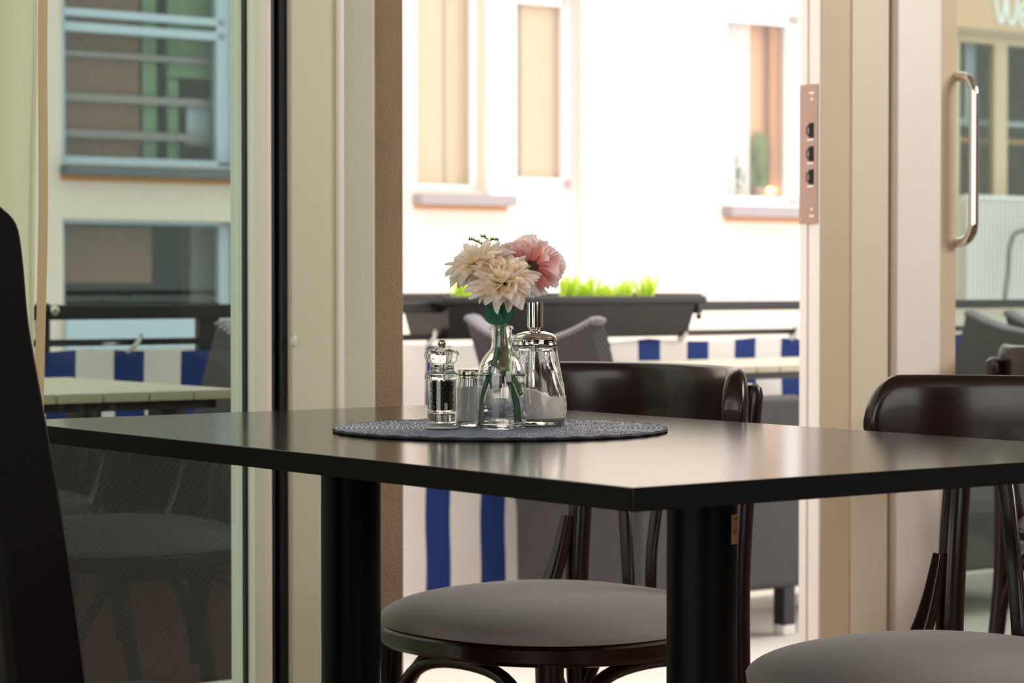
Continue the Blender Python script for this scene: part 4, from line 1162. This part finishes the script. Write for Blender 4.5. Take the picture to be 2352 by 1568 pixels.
# ================================================================ BENTWOOD CHAIRS
def bentwood_chair(label, loc, rotz, group):
    t = thing('bentwood_chair', label, 'chair', loc, rotz, group)
    wood = M['wood']
    def se(a, rx, e=2.35):
        c, s = math.cos(a), math.sin(a)
        k = (abs(c) ** e + abs(s) ** e) ** (-1 / e)
        return rx * k * c, rx * k * s
    def ringed(prof, segs=72):
        V, Fc, idx = [], [], []
        for r_, z in prof:
            if r_ < 1e-6: idx.append([len(V)]); V.append((0, 0, z)); continue
            idx.append(list(range(len(V), len(V) + segs)))
            for k in range(segs):
                x, y = se(2 * math.pi * k / segs, r_); V.append((x, y * 0.98, z))
        for a, b_ in zip(idx, idx[1:]):
            for k in range(segs):
                q_ = []
                for i in (a[k % len(a)], a[(k + 1) % segs % len(a)], b_[(k + 1) % segs % len(b_)], b_[k % len(b_)]):
                    if i not in q_: q_.append(i)
                if len(q_) > 2: Fc.append(tuple(q_))
        return V, Fc
    dome = [(0, 0.466), (0.205, 0.466), (0.217, 0.468)]
    for k in range(1, 15):
        a = k / 14 * math.pi / 2
        dome.append((0.219 * math.cos(a) ** 0.62 if k < 14 else 0, 0.471 + 0.040 * math.sin(a)))
    obj('seat_cushion', ringed(dome), M['fabric'], t, angle=70, label='grey upholstered seat')
    obj('seat_ring', ringed([(0.17, 0.441), (0.205, 0.439), (0.214, 0.441), (0.218, 0.446), (0.218, 0.462), (0.214, 0.467), (0.17, 0.467), (0.17, 0.441)]), wood, t)
    # front legs
    for sx in (-1, 1):
        p = [(sx * 0.152, 0.150, 0.445), (sx * 0.156, 0.154, 0.30), (sx * 0.172, 0.172, 0.0)]
        obj('front_leg', tube(smooth_path(p, 6), [0.0185, 0.0165, 0.0125], 20), wood, t)
    # rear legs run up to carry the top rail
    for sx in (-1, 1):
        p = [(sx * 0.166, -0.262, 0.0), (sx * 0.156, -0.215, 0.30), (sx * 0.152, -0.205, 0.45), (sx * 0.151, -0.212, 0.60), (sx * 0.152, -0.232, 0.768)]
        pt = smooth_path(p, 6)
        n_ = len(pt)
        pt.append(pt[-1] + Vector((0, -0.002, 0.010))); pt.append(pt[-1] + Vector((0, -0.001, 0.005)))
        rs = [0.0125, 0.0155, 0.0175, 0.0175, 0.0165]
        rad = []
        for i in range(n_):
            x = i / (n_ - 1) * 4; j = min(3, int(x)); rad.append(rs[j] + (rs[j + 1] - rs[j]) * (x - j))
        rad += [0.0135, 0.006]
        cs = [(math.cos(2 * math.pi * k / 20), math.sin(2 * math.pi * k / 20)) for k in range(20)]
        obj('rear_leg', sweep(pt, lambda i, tt: [(c * rad[i], s * rad[i]) for c, s in cs], up=(0, 1, 0)), wood, t)
        # curved bracket from the seat side up to the rear leg
        bp_ = smooth_path([(sx * 0.163, -0.146, 0.468), (sx * 0.160, -0.160, 0.492), (sx * 0.156, -0.175, 0.532), (sx * 0.153, -0.190, 0.585)], 5)
        obj('seat_bracket', strap(bp_, 0.022, 0.026, up=(1, 0, 0), round_=0.25, wf=lambda tt: (1, 1.1 - 0.6 * tt)), wood, t)
    # top rail, bent, with rounded ends
    Rr, hh = 0.24, 0.122
    n_ = 48; pts = []
    amax = R(63)
    yc = -0.222 + 0.0
    for k in range(n_ + 1):
        a = -amax + 2 * amax * k / n_
        x = Rr * math.sin(a); y = yc + 0.058 - Rr * math.cos(a) + Rr * 0.80
        pts.append((x, y - 0.05, 0.745))
    # place so that it passes just in front of the rear legs
    ypost = [p for p in pts if abs(p[0] - 0.152) < 0.012][0][1]
    dy = (-0.232 + 0.0275) - ypost
    pts = [(x, y + dy, z) for x, y, z in pts]
    arc = 2 * amax * Rr
    def wf(tt):
        d = min(tt, 1 - tt) * arc; rc_ = 0.042
        if d >= rc_: return (1, 1)
        k = math.sqrt(max(0.02, 1 - ((rc_ - d) / rc_) ** 2))
        return (0.42 + 0.58 * k ** 0.7, k)
    # denser points toward the ends for the rounding
    tt_ = [0.5 - 0.5 * math.cos(math.pi * k / 70) for k in range(71)]
    dense = []
    for s in tt_:
        x = s * n_; j = min(n_ - 1, int(x)); a = Vector(pts[j]); b_ = Vector(pts[j + 1]); dense.append(a + (b_ - a) * (x - j))
    e_ = 0.55
    cs = []
    for k in range(28):
        a = 2 * math.pi * (k + 0.5) / 28; c, s = math.cos(a), math.sin(a)
        cs.append((math.copysign(abs(c) ** 0.8, c), math.copysign(abs(s) ** 0.5, s)))
    obj('top_rail', sweep(dense, lambda i, tt: [(c * (0.0135 + 0.0065 * abs(2 * tt_[i] - 1) ** 6) * wf(tt_[i])[0], s * hh / 2 * wf(tt_[i])[1]) for c, s in cs]), wood, t, angle=60)
    # three back slats fanning from the seat to the rail
    for sx in (-1, 0, 1):
        p = [(sx * 0.040, -0.198, 0.455), (sx * 0.046, -0.200, 0.52), (sx * 0.062, -0.210, 0.60), (sx * 0.090, -0.232, 0.68), (sx * 0.125, -0.244, 0.735)]
        if sx == 0: p = [(0, -0.198, 0.455), (0, -0.200, 0.55), (0, -0.222, 0.65), (0, -0.258, 0.735)]
        obj('back_slat', strap(smooth_path(p, 6), 0.021 if sx else 0.018, 0.010, up=(0, 1, 0.05), round_=0.3), wood, t)
    # bentwood arches between the legs, below the seat
    lp = {0: (0.160, 0.158), 1: (-0.160, 0.158), 2: (-0.166, -0.214), 3: (0.166, -0.214)}
    for a, b_ in ((0, 1), (1, 2), (2, 3), (3, 0)):
        p0, p1 = Vector((*lp[a], 0)), Vector((*lp[b_], 0))
        pts2 = []
        for s, z in ((0.02, 0.22), (0.045, 0.30), (0.12, 0.372), (0.26, 0.418), (0.5, 0.430), (0.74, 0.418), (0.88, 0.372), (0.955, 0.30), (0.98, 0.22)):
            m_ = p0.lerp(p1, s)
            m_ = m_ * (1 - 0.0 * s); pts2.append((m_.x, m_.y, z))
        obj('arched_brace', tube(smooth_path(pts2, 5), 0.0095, 14), wood, t)
    return t
def heading(dx, dy): return math.atan2(dy, dx) - math.pi / 2
GC = 'bentwood chairs with grey seats'
chA = bentwood_chair('dark bentwood chair behind the flowers, grey seat seen between the table legs', (0.050, 3.212, 0), heading(-0.72, -0.69), GC)
chB = dup(chA, (0.492, 2.72, 0), heading(-0.73, -0.68), 'nearest dark bentwood chair at the right side, grey seat cut by the picture corner')
chC = dup(chA, (1.158, 4.43, 0), heading(0.8, 0.6), 'dark bentwood chair at the far right edge in front of the door glass')

# ================================================================ LEATHER CHAIR, left foreground
hd_ = math.atan2(VD[1], VD[0]) - math.pi / 2
Yl = 2.33
edge0 = at_Y(176, 1560, Yl); 
lc = thing('leather_dining_chair', 'black leather high-backed chair at the left picture edge', 'chair', (edge0.x - 0.245 * 0.6 + 0.034, Yl + 0.245 * 0.8 - 0.03, 0), hd_)
# side outline of the back in the chair's own frame: y forward, z up
zs = [0.40, 0.55, 0.70, 0.80, 0.88, 0.94, 0.975, 0.992]
fy = [0.020, 0.000, -0.022, -0.040, -0.055, -0.061, -0.068, -0.086]
ck = [0.085, 0.080, 0.074, 0.070, 0.066, 0.060, 0.046, 0.012]
def back_geo(half, front_only=False, inset=0.0):
    P_ = smooth_path([(0, a, z) for a, z in zip(fy, zs)], 5)
    K_ = smooth_path([(0, c, z) for c, z in zip(ck, zs)], 5)
    outline = [(p.y, p.z) for p in P_] + [(p.y - k.y, p.z) for p, k in list(zip(P_, K_))[::-1]]
    return outline
ol = back_geo(0.2)
n = len(ol)
xs = [(-0.205, 0.80), (-0.2, 0.93), (-0.19, 1.0), (-0.1, 1.0), (0, 1.0), (0.1, 1.0), (0.19, 1.0), (0.2, 0.93), (0.205, 0.80)]
V, Fc = [], []
cy = sum(p[0] for p in ol) / n
for x, k in xs:
    for y, z in ol:
        mid = np.interp(z, zs, fy) - np.interp(z, zs, ck) / 2
        V.append((x, mid + (y - mid) * k, z - (1 - k) * 0.02))
for i in range(len(xs) - 1):
    for j in range(n):
        j2 = (j + 1) % n
        Fc.append((i * n + j, i * n + j2, (i + 1) * n + j2, (i + 1) * n + j))
Fc.append(tuple(range(n))); Fc.append(tuple((len(xs) - 1) * n + j for j in range(n - 1, -1, -1)))
obj('backrest', (V, Fc), M['leather'], lc, angle=60)
for sx in (-1, 1):
    pp = smooth_path([(sx * 0.199, a - 0.007, z) for a, z in zip(fy[:-2], zs[:-2])], 5)
    obj('piping', tube(pp, 0.0028, 8), M['piping'], lc)
obj('seat', box(-0.215, 0.215, -0.02, 0.30, 0.36, 0.455, 0.022, 3), M['leather'], lc)
for sx in (-1, 1):
    obj('leg', tube([Vector((sx * 0.18, 0.26, 0.37)), Vector((sx * 0.185, 0.27, 0.0))], [0.02, 0.014], 12), M['wood'], lc)
    obj('leg', tube([Vector((sx * 0.18, -0.03, 0.42)), Vector((sx * 0.185, -0.075, 0.0))], [0.02, 0.014], 12), M['wood'], lc)
